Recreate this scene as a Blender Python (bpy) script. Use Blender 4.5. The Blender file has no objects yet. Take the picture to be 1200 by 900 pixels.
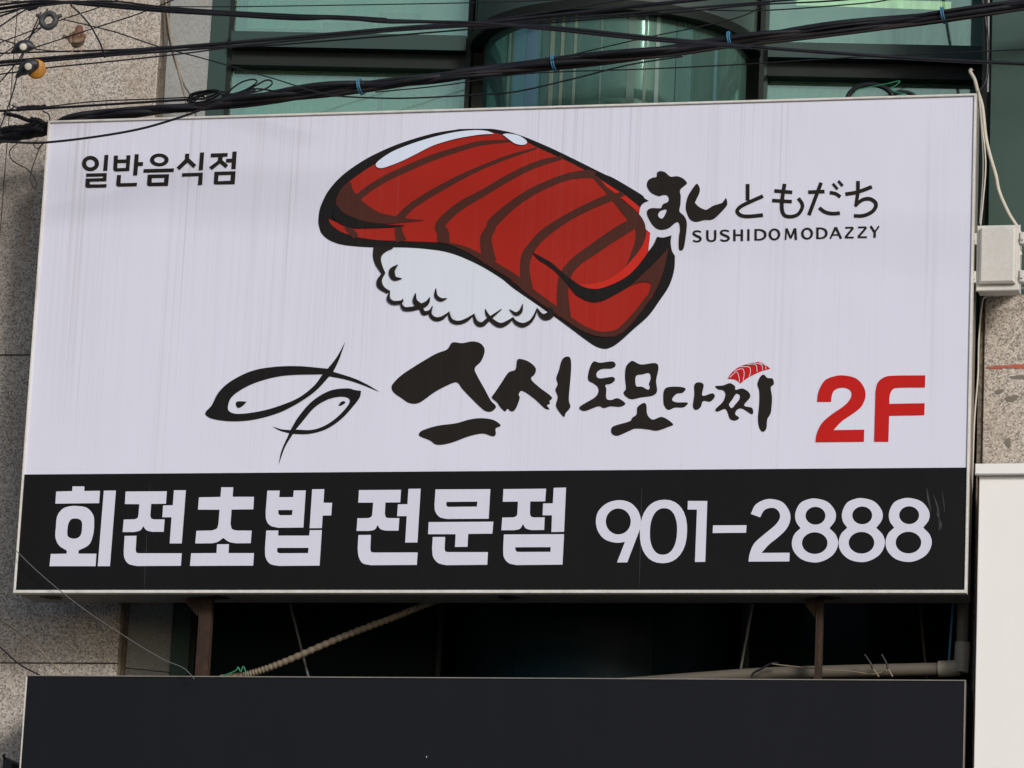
import bpy, math, random
from mathutils import Vector, Matrix
from mathutils.geometry import tessellate_polygon
random.seed(7)
sc = bpy.context.scene
col = sc.collection

# ------------------------------------------------------------------ camera
# units are metres; the front of the big sign is the plane y = 0, its foot is at z = SZ
SZ = 5.10
F_PX, CAM = 4799.0865, Vector((4.79063589, -18.2464668, SZ - 3.45885221))
YAW, PIT, ROLL = 0.250340357, 0.232587328, 0.0462157288
fw = Vector((-math.sin(YAW)*math.cos(PIT), math.cos(YAW)*math.cos(PIT), math.sin(PIT)))
r0 = Vector((math.cos(YAW), math.sin(YAW), 0)); u0 = r0.cross(fw)
rt = r0*math.cos(ROLL) + u0*math.sin(ROLL); up = u0*math.cos(ROLL) - r0*math.sin(ROLL)
cd = bpy.data.cameras.new('camera'); cam = bpy.data.objects.new('camera', cd); col.objects.link(cam)
cam.matrix_world = Matrix(((rt.x, up.x, -fw.x, CAM.x), (rt.y, up.y, -fw.y, CAM.y), (rt.z, up.z, -fw.z, CAM.z), (0, 0, 0, 1)))
cd.sensor_width = 36; cd.lens = 36*F_PX/1200; cd.clip_start = 0.5; cd.clip_end = 2000
sc.camera = cam

# ------------------------------------------------------------------ light
SUN_EL, SUN_AZ = math.radians(24), math.radians(38)      # azimuth: to the right of the facade's normal
sd = Vector((math.sin(SUN_AZ)*math.cos(SUN_EL), -math.cos(SUN_AZ)*math.cos(SUN_EL), math.sin(SUN_EL)))
w = bpy.data.worlds.new('World'); sc.world = w; w.use_nodes = True
nt = w.node_tree; nt.nodes.clear()
sky = nt.nodes.new('ShaderNodeTexSky'); sky.sky_type = 'NISHITA'; sky.sun_disc = False
sky.sun_elevation = SUN_EL; sky.sun_rotation = math.atan2(sd.x, sd.y); sky.air_density = 1.0; sky.dust_density = 1.8; sky.ozone_density = 1.2
bg = nt.nodes.new('ShaderNodeBackground'); bg.inputs[1].default_value = 0.085
ow = nt.nodes.new('ShaderNodeOutputWorld'); nt.links.new(sky.outputs[0], bg.inputs[0]); nt.links.new(bg.outputs[0], ow.inputs[0])
ld = bpy.data.lights.new('sun', 'SUN'); ld.energy = 2.0; ld.angle = math.radians(12); ld.color = (1.0, 0.955, 0.90)
sun = bpy.data.objects.new('sun', ld); col.objects.link(sun); sun.rotation_euler = sd.to_track_quat('Z', 'Y').to_euler()
vs = sc.view_settings; vs.view_transform = 'Standard'; vs.look = 'None'; vs.exposure = 0.26; vs.gamma = 1.0; vs.use_curve_mapping = False
sc.cycles.max_bounces = 8; sc.cycles.transparent_max_bounces = 12

# ------------------------------------------------------------------ placing
def ray(px, py):
    return (fw + rt*((px-600)/F_PX) - up*((py-450)/F_PX))
def topx(p): d = p-CAM; return 600+F_PX*d.dot(rt)/d.dot(fw)
def at(px, py, Y=0.0):
    d = ray(px, py); return CAM + d*((Y-CAM.y)/d.y)
GA = math.radians(9.6); GD = Vector((math.cos(GA), math.sin(GA), 0)); GN = Vector((-math.sin(GA), math.cos(GA), 0)); GP = Vector((-1.5, 0.82, 0))
def atg(px, py, back=0.0):          # point of the glazing plane -> (u, z)
    d = ray(px, py); t = ((GP-CAM).dot(GN)+back)/d.dot(GN); p = CAM + d*t
    return (p-GP).dot(GD), p.z
def G(u, d, z):                     # glazing frame: u along it, d into the building
    p = GP + GD*u + GN*d; return Vector((p.x, p.y, z))

# ------------------------------------------------------------------ materials
def nodes(name):
    m = bpy.data.materials.new(name); m.use_nodes = True; t = m.node_tree
    return m, t, t.nodes['Principled BSDF']
def N(t, typ, **kw):
    n = t.nodes.new(typ)
    for k, v in kw.items(): setattr(n, k, v)
    return n
def setv(n, **kw):
    for k, v in kw.items(): n.inputs[k.replace('_', ' ')].default_value = v
def wcoord(t, scale):
    g = N(t, 'ShaderNodeNewGeometry'); mp = N(t, 'ShaderNodeMapping'); mp.inputs['Scale'].default_value = scale
    t.links.new(g.outputs['Position'], mp.inputs['Vector']); return mp.outputs['Vector']
def noise(t, vec, scale, detail=4, rough=0.55):
    n = N(t, 'ShaderNodeTexNoise'); setv(n, Scale=scale, Detail=detail, Roughness=rough); t.links.new(vec, n.inputs['Vector']); return n.outputs['Fac']
def ramp(t, fac, stops):
    r = N(t, 'ShaderNodeValToRGB'); e = r.color_ramp.elements
    while len(e) < len(stops): e.new(0.5)
    for i, (p, c) in enumerate(stops):
        e[i].position = p; e[i].color = (c, c, c, 1) if not hasattr(c, '__len__') else (*c, 1)
    t.links.new(fac, r.inputs[0]); return r.outputs[0]
def mul(t, a, b):
    n = N(t, 'ShaderNodeMath', operation='MULTIPLY'); t.links.new(a, n.inputs[0])
    if hasattr(b, 'default_value') or not isinstance(b, (int, float)): t.links.new(b, n.inputs[1])
    else: n.inputs[1].default_value = b
    return n.outputs[0]
def mix(t, fac, a, b, mode='MIX'):
    n = N(t, 'ShaderNodeMix', data_type='RGBA', blend_type=mode)
    for i, v in ((0, fac), (6, a), (7, b)):
        if isinstance(v, (int, float)): n.inputs[i].default_value = v
        elif isinstance(v, tuple): n.inputs[i].default_value = (*v, 1)
        else: t.links.new(v, n.inputs[i])
    return n.outputs[2]
def bump(t, p, h, strength, dist=0.002):
    b = N(t, 'ShaderNodeBump'); setv(b, Strength=strength, Distance=dist); t.links.new(h, b.inputs['Height']); t.links.new(b.outputs[0], p.inputs['Normal'])

def printed(name, c, rough=0.42, dirt=0.75, dustc=(0.30, 0.285, 0.27), spec=0.12):
    """ink on vinyl with rain streaks running down it"""
    m, t, p = nodes(name)
    st = noise(t, wcoord(t, (62, 1, 0.22)), 1.0, 3, 0.7)
    st = ramp(t, st, [(0.52, 0.0), (0.62, 1.0)])
    cl = ramp(t, noise(t, wcoord(t, (3.4, 1, 0.35)), 1.0, 3), [(0.50, 0.0), (0.64, 1.0)])
    fine = noise(t, wcoord(t, (150, 1, 0.7)), 1.0, 2, 0.6)
    fine = ramp(t, fine, [(0.40, 0.0), (0.75, 1.0)])
    big = ramp(t, noise(t, wcoord(t, (1.1, 1, 1.6)), 1.0, 3), [(0.35, 0.0), (0.75, 1.0)])
    gp = N(t, 'ShaderNodeNewGeometry'); sz_ = N(t, 'ShaderNodeSeparateXYZ'); t.links.new(gp.outputs['Position'], sz_.inputs[0])
    hz = N(t, 'ShaderNodeMapRange'); setv(hz, From_Min=SZ, From_Max=SZ+2.37, To_Min=0.45, To_Max=1.15); t.links.new(sz_.outputs['Z'], hz.inputs[0])
    reg = ramp(t, noise(t, wcoord(t, (1.3, 1, 0.2)), 1.0, 2), [(0.40, 0.25), (0.62, 1.0)])
    f = N(t, 'ShaderNodeMath', operation='ADD'); t.links.new(mul(t, mul(t, mul(t, st, cl), hz.outputs[0]), 0.21*dirt), f.inputs[0]); t.links.new(mul(t, mul(t, mul(t, fine, reg), hz.outputs[0]), 0.22*dirt), f.inputs[1])
    f2 = N(t, 'ShaderNodeMath', operation='ADD'); t.links.new(f.outputs[0], f2.inputs[0]); t.links.new(mul(t, big, 0.035*dirt), f2.inputs[1])
    t.links.new(mix(t, f2.outputs[0], c, dustc), p.inputs['Base Color'])
    rr = N(t, 'ShaderNodeMath', operation='ADD'); t.links.new(mul(t, f2.outputs[0], 0.6), rr.inputs[0]); rr.inputs[1].default_value = rough
    t.links.new(rr.outputs[0], p.inputs['Roughness'])
    p.inputs['Specular IOR Level'].default_value = spec
    wv = noise(t, wcoord(t, (2.2, 1, 1.3)), 1.0, 2); bump(t, p, wv, 0.35, 0.02)
    return m
def painted(name, c, rough=0.5, grime=0.35, gc=(0.09, 0.075, 0.06), metal=0.0, sc1=9.0, spec=0.5):
    m, t, p = nodes(name)
    a = noise(t, wcoord(t, (1, 1, 0.5)), sc1, 6, 0.65)
    b = noise(t, wcoord(t, (1, 1, 1)), 90, 3, 0.6)
    f = mul(t, ramp(t, a, [(0.42, 0.0), (0.78, 1.0)]), grime)
    c2 = mix(t, f, c, gc)
    c3 = mix(t, mul(t, ramp(t, b, [(0.35, 1.0), (0.55, 0.0)]), 0.14), c2, gc)
    t.links.new(c3, p.inputs['Base Color'])
    rr = ramp(t, a, [(0.2, max(0, rough-0.1)), (0.8, min(1, rough+0.2))]); t.links.new(rr, p.inputs['Roughness'])
    p.inputs['Metallic'].default_value = metal; p.inputs['Specular IOR Level'].default_value = spec
    bump(t, p, b, 0.15, 0.001)
    return m
def granite(name, c, dark, light, k=1.0, stain=0.5):
    m, t, p = nodes(name)
    v = N(t, 'ShaderNodeTexVoronoi'); v.inputs['Scale'].default_value = 75*k; t.links.new(wcoord(t, (1, 1, 1)), v.inputs['Vector'])
    hs = N(t, 'ShaderNodeSeparateColor'); t.links.new(v.outputs['Color'], hs.inputs[0])
    n1 = noise(t, wcoord(t, (1, 1, 1)), 110*k, 3, 0.75)
    a = ramp(t, hs.outputs[0], [(0.0, dark), (0.22, dark), (0.30, c), (0.72, c), (0.80, light), (1.0, light)])
    b = mix(t, 0.35, a, ramp(t, n1, [(0.36, dark), (0.5, c), (0.64, light)]))
    s = ramp(t, noise(t, wcoord(t, (1.3, 1.3, 0.45)), 2.2, 5, 0.6), [(0.45, 0.0), (0.72, 1.0)])
    c3 = mix(t, mul(t, s, stain), b, tuple(x*0.55*y for x, y in zip(c, (1.05, 0.92, 0.75))))
    ru = ramp(t, noise(t, wcoord(t, (4, 4, 0.7)), 1.6, 5, 0.7), [(0.56, 0.0), (0.72, 1.0)])
    c4 = mix(t, mul(t, ru, 0.40), c3, (0.30, 0.17, 0.07))
    t.links.new(c4, p.inputs['Base Color']); p.inputs['Roughness'].default_value = 0.75
    bump(t, p, n1, 0.3, 0.002)
    return m
def flat(name, c, rough=0.5, metal=0.0, spec=0.5):
    return painted(name, c, rough, 0.25, tuple(x*0.55+0.012 for x in c), metal, 14, spec)
def rusty(name, c):
    m, t, p = nodes(name)
    a = noise(t, wcoord(t, (1, 1, 0.4)), 22, 6, 0.7)
    cc = ramp(t, a, [(0.3, (0.032, 0.012, 0.006)), (0.5, c), (0.72, (0.060, 0.025, 0.011))])
    t.links.new(cc, p.inputs['Base Color']); p.inputs['Roughness'].default_value = 0.85; bump(t, p, a, 0.5, 0.003)
    return m
def glass(name, tint, refl, rough=0.03, k=0.30, milk=0.22, dmin=0.03, dcol=(0.16, 0.20, 0.17)):
    """tinted reflective float glass: part mirror, part see-through"""
    m = bpy.data.materials.new(name); m.use_nodes = True; t = m.node_tree; t.nodes.clear()
    o = N(t, 'ShaderNodeOutputMaterial'); tr = N(t, 'ShaderNodeBsdfTransparent'); gl = N(t, 'ShaderNodeBsdfGlossy'); mx = N(t, 'ShaderNodeMixShader')
    tr.inputs[0].default_value = (*tint, 1); gl.inputs[0].default_value = (*refl, 1); gl.inputs['Roughness'].default_value = rough
    lw = N(t, 'ShaderNodeLayerWeight'); lw.inputs['Blend'].default_value = 0.35
    ad = N(t, 'ShaderNodeMath', operation='MULTIPLY_ADD'); t.links.new(lw.outputs['Fresnel'], ad.inputs[0]); ad.inputs[1].default_value = 0.6; ad.inputs[2].default_value = k
    df = N(t, 'ShaderNodeBsdfDiffuse'); df.inputs[0].default_value = (*dcol, 1)  # milky body colour, raised to stand in for brightness behind the glass
    n1 = noise(t, wcoord(t, (5, 5, 0.6)), 3, 5, 0.7); dm = N(t, 'ShaderNodeMixShader'); t.links.new(ramp(t, n1, [(0.35, dmin), (0.75, dmin+milk)]), dm.inputs[0])
    b = N(t, 'ShaderNodeBump'); setv(b, Strength=0.06, Distance=0.02); t.links.new(noise(t, wcoord(t, (1, 1, 1)), 1.7, 2), b.inputs['Height']); t.links.new(b.outputs[0], gl.inputs['Normal'])
    t.links.new(ad.outputs[0], mx.inputs[0]); t.links.new(tr.outputs[0], mx.inputs[1]); t.links.new(gl.outputs[0], mx.inputs[2])
    t.links.new(mx.outputs[0], dm.inputs[1]); t.links.new(df.outputs[0], dm.inputs[2]); t.links.new(dm.outputs[0], o.inputs[0])
    return m

M = dict(
    white=printed('sign_white', (0.645, 0.664, 0.80), 0.42, 0.9, (0.24, 0.21, 0.21), 0.3),
    band=printed('sign_black', (0.0065, 0.0065, 0.0075), 0.5, 0.08, (0.20, 0.20, 0.21)),
    bandtext=printed('sign_letter_white', (0.60, 0.62, 0.745), 0.42, 0.45),
    ink=printed('ink_black', (0.009, 0.0085, 0.0085), 0.45, 0.10),
    brush=printed('ink_brush', (0.0145, 0.012, 0.0105), 0.45, 0.12),
    red=printed('ink_flesh_red', (0.325, 0.016, 0.009), 0.42, 0.20),
    bright=printed('ink_bright_red', (0.50, 0.022, 0.012), 0.42, 0.14),
    f2=printed('ink_floor_red', (0.47, 0.012, 0.010), 0.42, 0.16),
    maroon=printed('ink_maroon', (0.064, 0.0185, 0.013), 0.45, 0.14),
    shine=printed('ink_shine', (0.62, 0.70, 0.86), 0.42, 0.6),
    rice=printed('ink_rice', (0.625, 0.675, 0.79), 0.42, 0.8),
    trim=painted('trim_aluminium', (0.66, 0.65, 0.63), 0.42, 0.35, (0.16, 0.11, 0.07), 0.0, 12),
    cab=painted('cabinet_steel', (0.21, 0.20, 0.185), 0.55, 0.5, (0.08, 0.065, 0.05), 0.0, 5),
    dark=printed('blank_sign_black', (0.0085, 0.0095, 0.0135), 0.50, 0.05, (0.10, 0.10, 0.12)),
    whitebox=painted('white_sign_sheet', (0.785, 0.78, 0.785), 0.4, 0.3, (0.70, 0.67, 0.63), 0, 3),
    cable=flat('cable_black', (0.006, 0.006, 0.010), 0.42, 0, 0.4), cable2=flat('cable_brown_black', (0.012, 0.007, 0.006), 0.45),
    greyd=flat('cable_dull_grey', (0.10, 0.10, 0.105), 0.6), grey=flat('cable_grey', (0.25, 0.25, 0.26), 0.5), cream=flat('cable_cream', (0.52, 0.49, 0.42), 0.5), tan=flat('cable_tan', (0.21, 0.17, 0.12), 0.6),
    tie=flat('tie_blue', (0.045, 0.20, 0.36), 0.5), green=flat('wire_green', (0.02, 0.20, 0.10), 0.45),
    rust=rusty('rust', (0.020, 0.010, 0.006)), pipe=painted('pipe_pvc', (0.10, 0.09, 0.075), 0.55, 0.6, (0.12, 0.09, 0.06), 0, 20),
    flex=painted('flex_conduit', (0.16, 0.135, 0.10), 0.6, 0.6, (0.14, 0.1, 0.06), 0, 30),
    box=painted('box_plastic', (0.60, 0.59, 0.565), 0.45, 0.2, (0.25, 0.23, 0.2), 0, 8),
    frame=painted('frame_green', (0.017, 0.047, 0.043), 0.45, 0.3, (0.035, 0.04, 0.034), 0, 6, 0.3), frame2=painted('frame_dark', (0.007, 0.013, 0.012), 0.5, 0.25, (0.02, 0.017, 0.012), 0, 6, 0.2), ring=painted('ring_dark', (0.008, 0.012, 0.011), 0.6, 0.2, (0.02, 0.017, 0.012), 0, 6, 0.15), spand=painted('spandrel_grey_green', (0.035, 0.058, 0.055), 0.55, 0.3, (0.04, 0.045, 0.04), 0, 3, 0.4),
    cladding=painted('cladding_green', (0.030, 0.070, 0.058), 0.5, 0.30, (0.035, 0.055, 0.045), 0.0, 4),
    gran=granite('granite_beige', (0.42, 0.375, 0.335), (0.10, 0.09, 0.082), (0.66, 0.61, 0.56), 1.9, 0.4),
    gran2=granite('granite_grey', (0.225, 0.24, 0.245), (0.17, 0.18, 0.185), (0.27, 0.285, 0.29), 1.8, 0.25),
    gran3=granite('granite_brown', (0.15, 0.125, 0.10), (0.07, 0.06, 0.05), (0.22, 0.19, 0.16), 1.0, 0.4),
    mortar=flat('joint_sealant', (0.075, 0.068, 0.06), 0.8),
    inside=flat('interior_wall', (0.10, 0.11, 0.10), 0.8), blind=flat('blind_cream', (0.62, 0.63, 0.55), 0.7), blindb=flat('blind_blue', (0.16, 0.30, 0.50), 0.7),
    reflbrown=flat('reflection_brown', (0.20, 0.15, 0.12), 0.8), asphalt=flat('asphalt', (0.05, 0.05, 0.052), 0.85), paving=granite('paving', (0.26, 0.25, 0.24), (0.2, 0.19, 0.18), (0.3, 0.29, 0.28)),
    graypl=flat('clamp_grey', (0.045, 0.047, 0.05), 0.55), darkpl=flat('clamp_black', (0.025, 0.026, 0.032), 0.45), yellow=painted('clamp_yellow', (0.46, 0.20, 0.012), 0.55, 0.7, (0.12, 0.06, 0.01), 0, 40), pale=flat('button_pale', (0.60, 0.56, 0.47), 0.5),
    redspray=flat('paint_red', (0.42, 0.10, 0.065), 0.8), stain=flat('stain_dark', (0.17, 0.15, 0.125), 0.85),
    glass=glass('window_glass', (0.62, 0.88, 0.78), (0.62, 0.86, 0.77), 0.03, 0.24, 0.22, 0.16, (0.26, 0.40, 0.34)),
    bayglass=glass('bay_glass', (0.40, 0.66, 0.58), (0.40, 0.70, 0.63), 0.05, 0.05, 0.25, 0.42, (0.085, 0.165, 0.145)),
    shadeglass=painted('lower_glass_shade', (0.0016, 0.0058, 0.0080), 0.4, 0.1, (0.003, 0.006, 0.007), 0, 6, 0.04),  # near-black colour paints in the shade on the glass between the signs
)
def lampmat():
    m = bpy.data.materials.new('tube_light'); m.use_nodes = True; t = m.node_tree; t.nodes.clear()
    o = N(t, 'ShaderNodeOutputMaterial'); e = N(t, 'ShaderNodeEmission'); e.inputs[0].default_value = (1, 0.80, 0.48, 1); e.inputs[1].default_value = 1.5
    t.links.new(e.outputs[0], o.inputs[0]); return m
M['elbow'] = painted('elbow_pvc', (0.27, 0.245, 0.20), 0.55, 0.5, (0.12, 0.09, 0.06), 0, 20); M['lamp'] = lampmat(); M['scuff'] = flat('scuff_grey', (0.030, 0.031, 0.034), 0.7)

# ------------------------------------------------------------------ object helpers
def tag(o, label=None, cat=None, group=None, kind=None):
    for k, v in (('label', label), ('category', cat), ('group', group), ('kind', kind)):
        if v: o[k] = v
    return o
def empty(name, loc=(0, 0, 0)):
    o = bpy.data.objects.new(name, None); col.objects.link(o); o.location = loc; o.empty_display_size = 0.1
    return o
class MB:
    def __init__(s): s.v = []; s.f = []; s.sm = []
    def add(s, vs, fs, smooth=False):
        n = len(s.v); s.v += [tuple(x) for x in vs]
        for f in fs: s.f.append(tuple(i+n for i in f)); s.sm.append(smooth)
        return s
    def hexa(s, p):      # p: 8 corners, bottom ring then top ring
        return s.add(p, [(3, 2, 1, 0), (4, 5, 6, 7), (0, 1, 5, 4), (1, 2, 6, 5), (2, 3, 7, 6), (3, 0, 4, 7)])
    def box(s, x0, x1, y0, y1, z0, z1, b=0.0):
        if b <= 0:
            return s.hexa([(x0, y0, z0), (x1, y0, z0), (x1, y1, z0), (x0, y1, z0), (x0, y0, z1), (x1, y0, z1), (x1, y1, z1), (x0, y1, z1)])
        # front (-y) edges chamfered
        v = []
        for y, k in ((y1, 0), (y0+b, 0), (y0, b)):
            v += [(x0+k, y, z0+k), (x1-k, y, z0+k), (x1-k, y, z1-k), (x0+k, y, z1-k)]
        f = [(0, 1, 2, 3), (11, 10, 9, 8)]
        for a in (0, 4):
            for i in range(4): f.append((a+i, a+4+i, a+4+(i+1) % 4, a+(i+1) % 4))
        return s.add(v, f)
    def gbox(s, u0, u1, d0, d1, z0, z1):
        return s.hexa([G(u0, d0, z0), G(u1, d0, z0), G(u1, d1, z0), G(u0, d1, z0), G(u0, d0, z1), G(u1, d0, z1), G(u1, d1, z1), G(u0, d1, z1)])
    def tube(s, pts, rad, n=8, smooth=True, closed=False):
        pts = [Vector(p) for p in pts]; L = len(pts)
        rads = rad if hasattr(rad, '__len__') else [rad]*L
        t0 = (pts[1]-pts[0]).normalized(); a = t0.cross(Vector((0.1, 1, 0.2))).normalized()
        vs = []
        for i, p in enumerate(pts):
            t = (pts[min(i+1, L-1)]-pts[max(i-1, 0)])
            if closed: t = pts[(i+1) % L]-pts[i-1]
            t = t.normalized() if t.length > 1e-9 else t0
            a = (a-t*a.dot(t)); a = a.normalized() if a.length > 1e-6 else t.orthogonal().normalized(); b = t.cross(a)
            for k in range(n):
                q = 2*math.pi*k/n; vs.append(p+(a*math.cos(q)+b*math.sin(q))*rads[i])
        fs = []
        for i in range(L if closed else L-1):
            j = (i+1) % L
            for k in range(n): fs.append((i*n+k, i*n+(k+1) % n, j*n+(k+1) % n, j*n+k))
        s.add(vs, fs, smooth)
        if not closed: s.add(vs[:n], [tuple(reversed(range(n)))]); s.add(vs[-n:], [tuple(range(n))])
        return s
    def lathe(s, c, axis, prof, n=20):   # prof: (distance along axis, radius)
        c = Vector(c); axis = Vector(axis).normalized(); a = axis.orthogonal().normalized(); b = axis.cross(a); vs = []
        for h, r in prof:
            for k in range(n):
                q = 2*math.pi*k/n; vs.append(c+axis*h+(a*math.cos(q)+b*math.sin(q))*r)
        fs = [(i*n+k, i*n+(k+1) % n, (i+1)*n+(k+1) % n, (i+1)*n+k) for i in range(len(prof)-1) for k in range(n)]
        return s.add(vs, fs, True)
    def build(s, name, mat, parent=None, loc=None):
        me = bpy.data.meshes.new(name); o0 = Vector(loc) if loc else Vector((0, 0, 0))
        me.from_pydata([tuple(Vector(v)-o0) for v in s.v], [], s.f); me.update()
        me.polygons.foreach_set('use_smooth', s.sm)
        me.materials.append(M[mat] if isinstance(mat, str) else mat)
        o = bpy.data.objects.new(name, me); col.objects.link(o)
        if parent: o.parent = parent; o.location = o0-Vector(parent_loc(parent))
        else: o.location = o0
        return o
def parent_loc(o):
    l = Vector((0, 0, 0))
    while o: l += o.location; o = o.parent
    return l
def cr(p0, p1, p2, p3, t):
    return tuple(0.5*((2*b)+(-a+c)*t+(2*a-5*b+4*c-d)*t*t+(-a+3*b-3*c+d)*t**3) for a, b, c, d in zip(p0, p1, p2, p3))
def spl(pts, k=6):                  # open Catmull-Rom through points of any dimension
    pts = [tuple(p) for p in pts]
    if len(pts) < 3: return pts
    P = [tuple(2*a-b for a, b in zip(pts[0], pts[1]))]+pts+[tuple(2*a-b for a, b in zip(pts[-1], pts[-2]))]
    out = []
    for i in range(1, len(P)-2):
        for j in range(k): out.append(cr(P[i-1], P[i], P[i+1], P[i+2], j/k))
    out.append(pts[-1]); return out

# ================================================================== THE PLACE
# ground
MB().add([(-400, -400, 0), (400, -400, 0), (400, 400, 0), (-400, 400, 0)], [(0, 1, 2, 3)]).build('ground', 'asphalt')['kind'] = 'structure'
o = MB().box(-30, 30, -2.6, 0.3, 0.004, 0.14).build('pavement', 'paving'); o['kind'] = 'structure'

# ------------------------------------------------------------------ building
bld = empty('building', (0, 1.0, 0)); tag(bld, 'granite faced building with dark green glazing behind the sushi sign', 'building')
TOPZ = SZ+4.6
# left granite pier: slabs on a backing core
YP = 0.50
xr = at(190, 0, YP).x*0.5+at(138, 780, YP).x*0.5
zs = [at(15, -30, YP).z, at(15, 416, YP).z, at(60, 777, YP).z]
step = zs[0]-zs[1]; rows = [zs[0]+2*step, zs[0]+step]+zs+[zs[2]-step*(i+1) for i in range(4)]
rows = [z for z in rows if z > 0.2]+[0.14]
x1 = xr-0.785; xs = [xr, x1, x1-0.8, x1-1.6, x1-2.4]
pl = MB().box(xs[-1], xr-0.004, YP+0.022, YP+0.30, 0.14, rows[0]).build('pier', 'mortar', bld)
for i in range(len(rows)-1):
    for j in range(len(xs)-1):
        dy = random.uniform(-0.002, 0.002)
        MB().box(xs[j+1]+0.003, xs[j]-0.003, YP+dy, YP+0.02, rows[i+1]+0.003, rows[i]-0.003, 0.003).build('granite_slab', 'gran', pl)
# grey stone jamb between pier and glazing
ul, _ = atg(247, 60); zlo = 0.14
for i in range(len(rows)-1):
    a = Vector((xr, YP+0.07, 0)); b = G(ul, -0.02, 0)
    MB().hexa([(a.x-0.1, a.y, rows[i+1]+0.002), (b.x, b.y, rows[i+1]+0.002), (b.x, b.y+0.1, rows[i+1]+0.002), (a.x-0.1, a.y+0.1, rows[i+1]+0.002),
               (a.x-0.1, a.y, rows[i]-0.002), (b.x, b.y, rows[i]-0.002), (b.x, b.y+0.1, rows[i]-0.002), (a.x-0.1, a.y+0.1, rows[i]-0.002)]).build('jamb_slab', 'gran2', pl)
MB().box(xr-0.003, xr+0.009, YP+0.012, YP+0.09, 0.14, rows[0]).build('joint_strip', 'gran3', pl)

# glazing
def pu(px, py=60, back=0): return atg(px, py, back)[0]
def pz(px, py, back=0): return atg(px, py, back)[1]
uA, uB = pu(247), pu(1158); uM1, uM2 = pu(550.5), pu(893.5)
zt = [pz(400, 64.5), pz(1020, 77)]; zT = 0.5*(zt[0]+zt[1])         # transom
ZB, ZT2 = SZ-1.0, TOPZ
fr = MB().gbox(uA, uA+0.09, -0.03, 0.08, ZB, ZT2).build('window_frame', 'frame', bld)
MB().gbox(uA+0.09, uA+0.115, -0.012, 0.06, ZB, ZT2).build('frame_bead', 'frame2', fr)
for u in (uM1, uM2): MB().gbox(u-0.012, u+0.012, -0.045, 0.08, ZB, ZT2).build('mullion', 'frame2', fr)
MB().gbox(uM2+0.012, uM2+0.03, -0.02, 0.06, ZB, ZT2).build('mullion_edge', 'frame', fr)
MB().gbox(uB-0.03, uB+0.2, -0.03, 0.08, ZB, ZT2).build('window_frame_end', 'frame', fr)
uc, Rb = 0.5*(pu(553)+pu(891)), 0.5*(pu(891)-pu(553))
def window(u0, u1, splits):
    wn = MB().gbox(u0, u1, -0.09, 0.07, zT+0.008, zT+0.088).build('spandrel', 'frame', bld)
    MB().gbox(u0, u1, -0.025, 0.07, zT-0.058, zT+0.006).build('transom', 'frame2', wn)
    MB().gbox(u0, u1, -0.06, 0.06, zT-0.082, zT-0.060).build('transom_lip', 'frame2', wn)
    for z0, z1 in ((zT+0.09, ZT2), (SZ+1.6, zT-0.084)):
        e = [u0]+splits+[u1]
        for a, b in zip(e, e[1:]):
            MB().gbox(a+0.001, b-0.001, 0.02, 0.028, z0, z1).build('pane', 'glass', wn)
    MB().gbox(u0, u1, 0.02, 0.028, ZB, SZ+1.598).build('lower_pane', 'shadeglass', wn)
    return wn
w1 = window(uA+0.115, uM1-0.012, [])
w2 = window(uM2+0.03, uB-0.03, [])
# blinds and lamp behind the panes, plus added brown blocks imitating reflections
def gpart(name, mat, u0, u1, d0, d1, z0, z1, parent): return MB().gbox(u0, u1, d0, d1, z0, z1).build(name, mat, parent)
gpart('roller_blind', 'blind', pu(287), pu(441), 0.16, 0.17, SZ+1.7, zT-0.07, w1)
gpart('roller_blind', 'blind', pu(446), pu(543), 0.20, 0.21, SZ+1.7, zT-0.07, w1)
gpart('roller_blind', 'blind', pu(270), pu(545), 0.50, 0.51, zT+0.30, ZT2, w1)
gpart('reflection_block', 'reflbrown', pu(368), pu(430), 0.26, 0.46, zT+0.1, zT+0.26, w1)  # added blocks imitate the dark reflection of buildings in this pane
gpart('reflection_block', 'reflbrown', pu(434), pu(484), 0.26, 0.46, zT+0.1, zT+0.32, w1)
gpart('roller_blind', 'blind', pu(903), pu(1108), 0.18, 0.19, SZ+1.7, zT-0.07, w2)
gpart('backing_sheet', 'reflbrown', pu(915), pu(1100), 0.20, 0.24, zT+0.1, zT+0.30, w2)  # added brown sheet imitates the cloudy reflection in the upper pane
MB().tube([G(pu(930), 0.45, pz(930, 1, .45)), G(pu(1116), 0.45, pz(1116, 7, .45))], 0.022, 10).build('tube_light', 'lamp', w2)
# curved bay
def arcw(R0, R1, z0, z1, name, mat, parent, n=40, a0=0.0, a1=math.pi):
    m = MB(); vs = []; fs = []
    for i in range(n+1):
        a = a0+(a1-a0)*i/n
        for R, z in ((R0, z0), (R1, z0), (R1, z1), (R0, z1)): vs.append(G(uc-R*math.cos(a), -R*math.sin(a), z))
    for i in range(n):
        for k in range(4): fs.append((4*i+k, 4*i+(k+1) % 4, 4*i+4+(k+1) % 4, 4*i+4+k))
    fs += [(0, 1, 2, 3), (4*n+3, 4*n+2, 4*n+1, 4*n)]
    m.add(vs, fs, False); o_ = m.build(name, mat, parent); o_.data.shade_smooth(); o_.data.set_sharp_from_angle(angle=0.7); return o_
zR = pz(553, 66)+0.02
bay = arcw(Rb-0.06, Rb+0.006, zR, zR+0.05, 'bay_ring', 'ring', bld)
arcw(Rb-0.20, Rb-0.078, zR+0.02, zR+0.05, 'bay_soffit', 'ring', bay)
arcw(Rb-0.028, Rb-0.02, zR+0.052, ZT2, 'bay_spandrel', 'spand', bay)
ZSL = SZ+1.59
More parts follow.
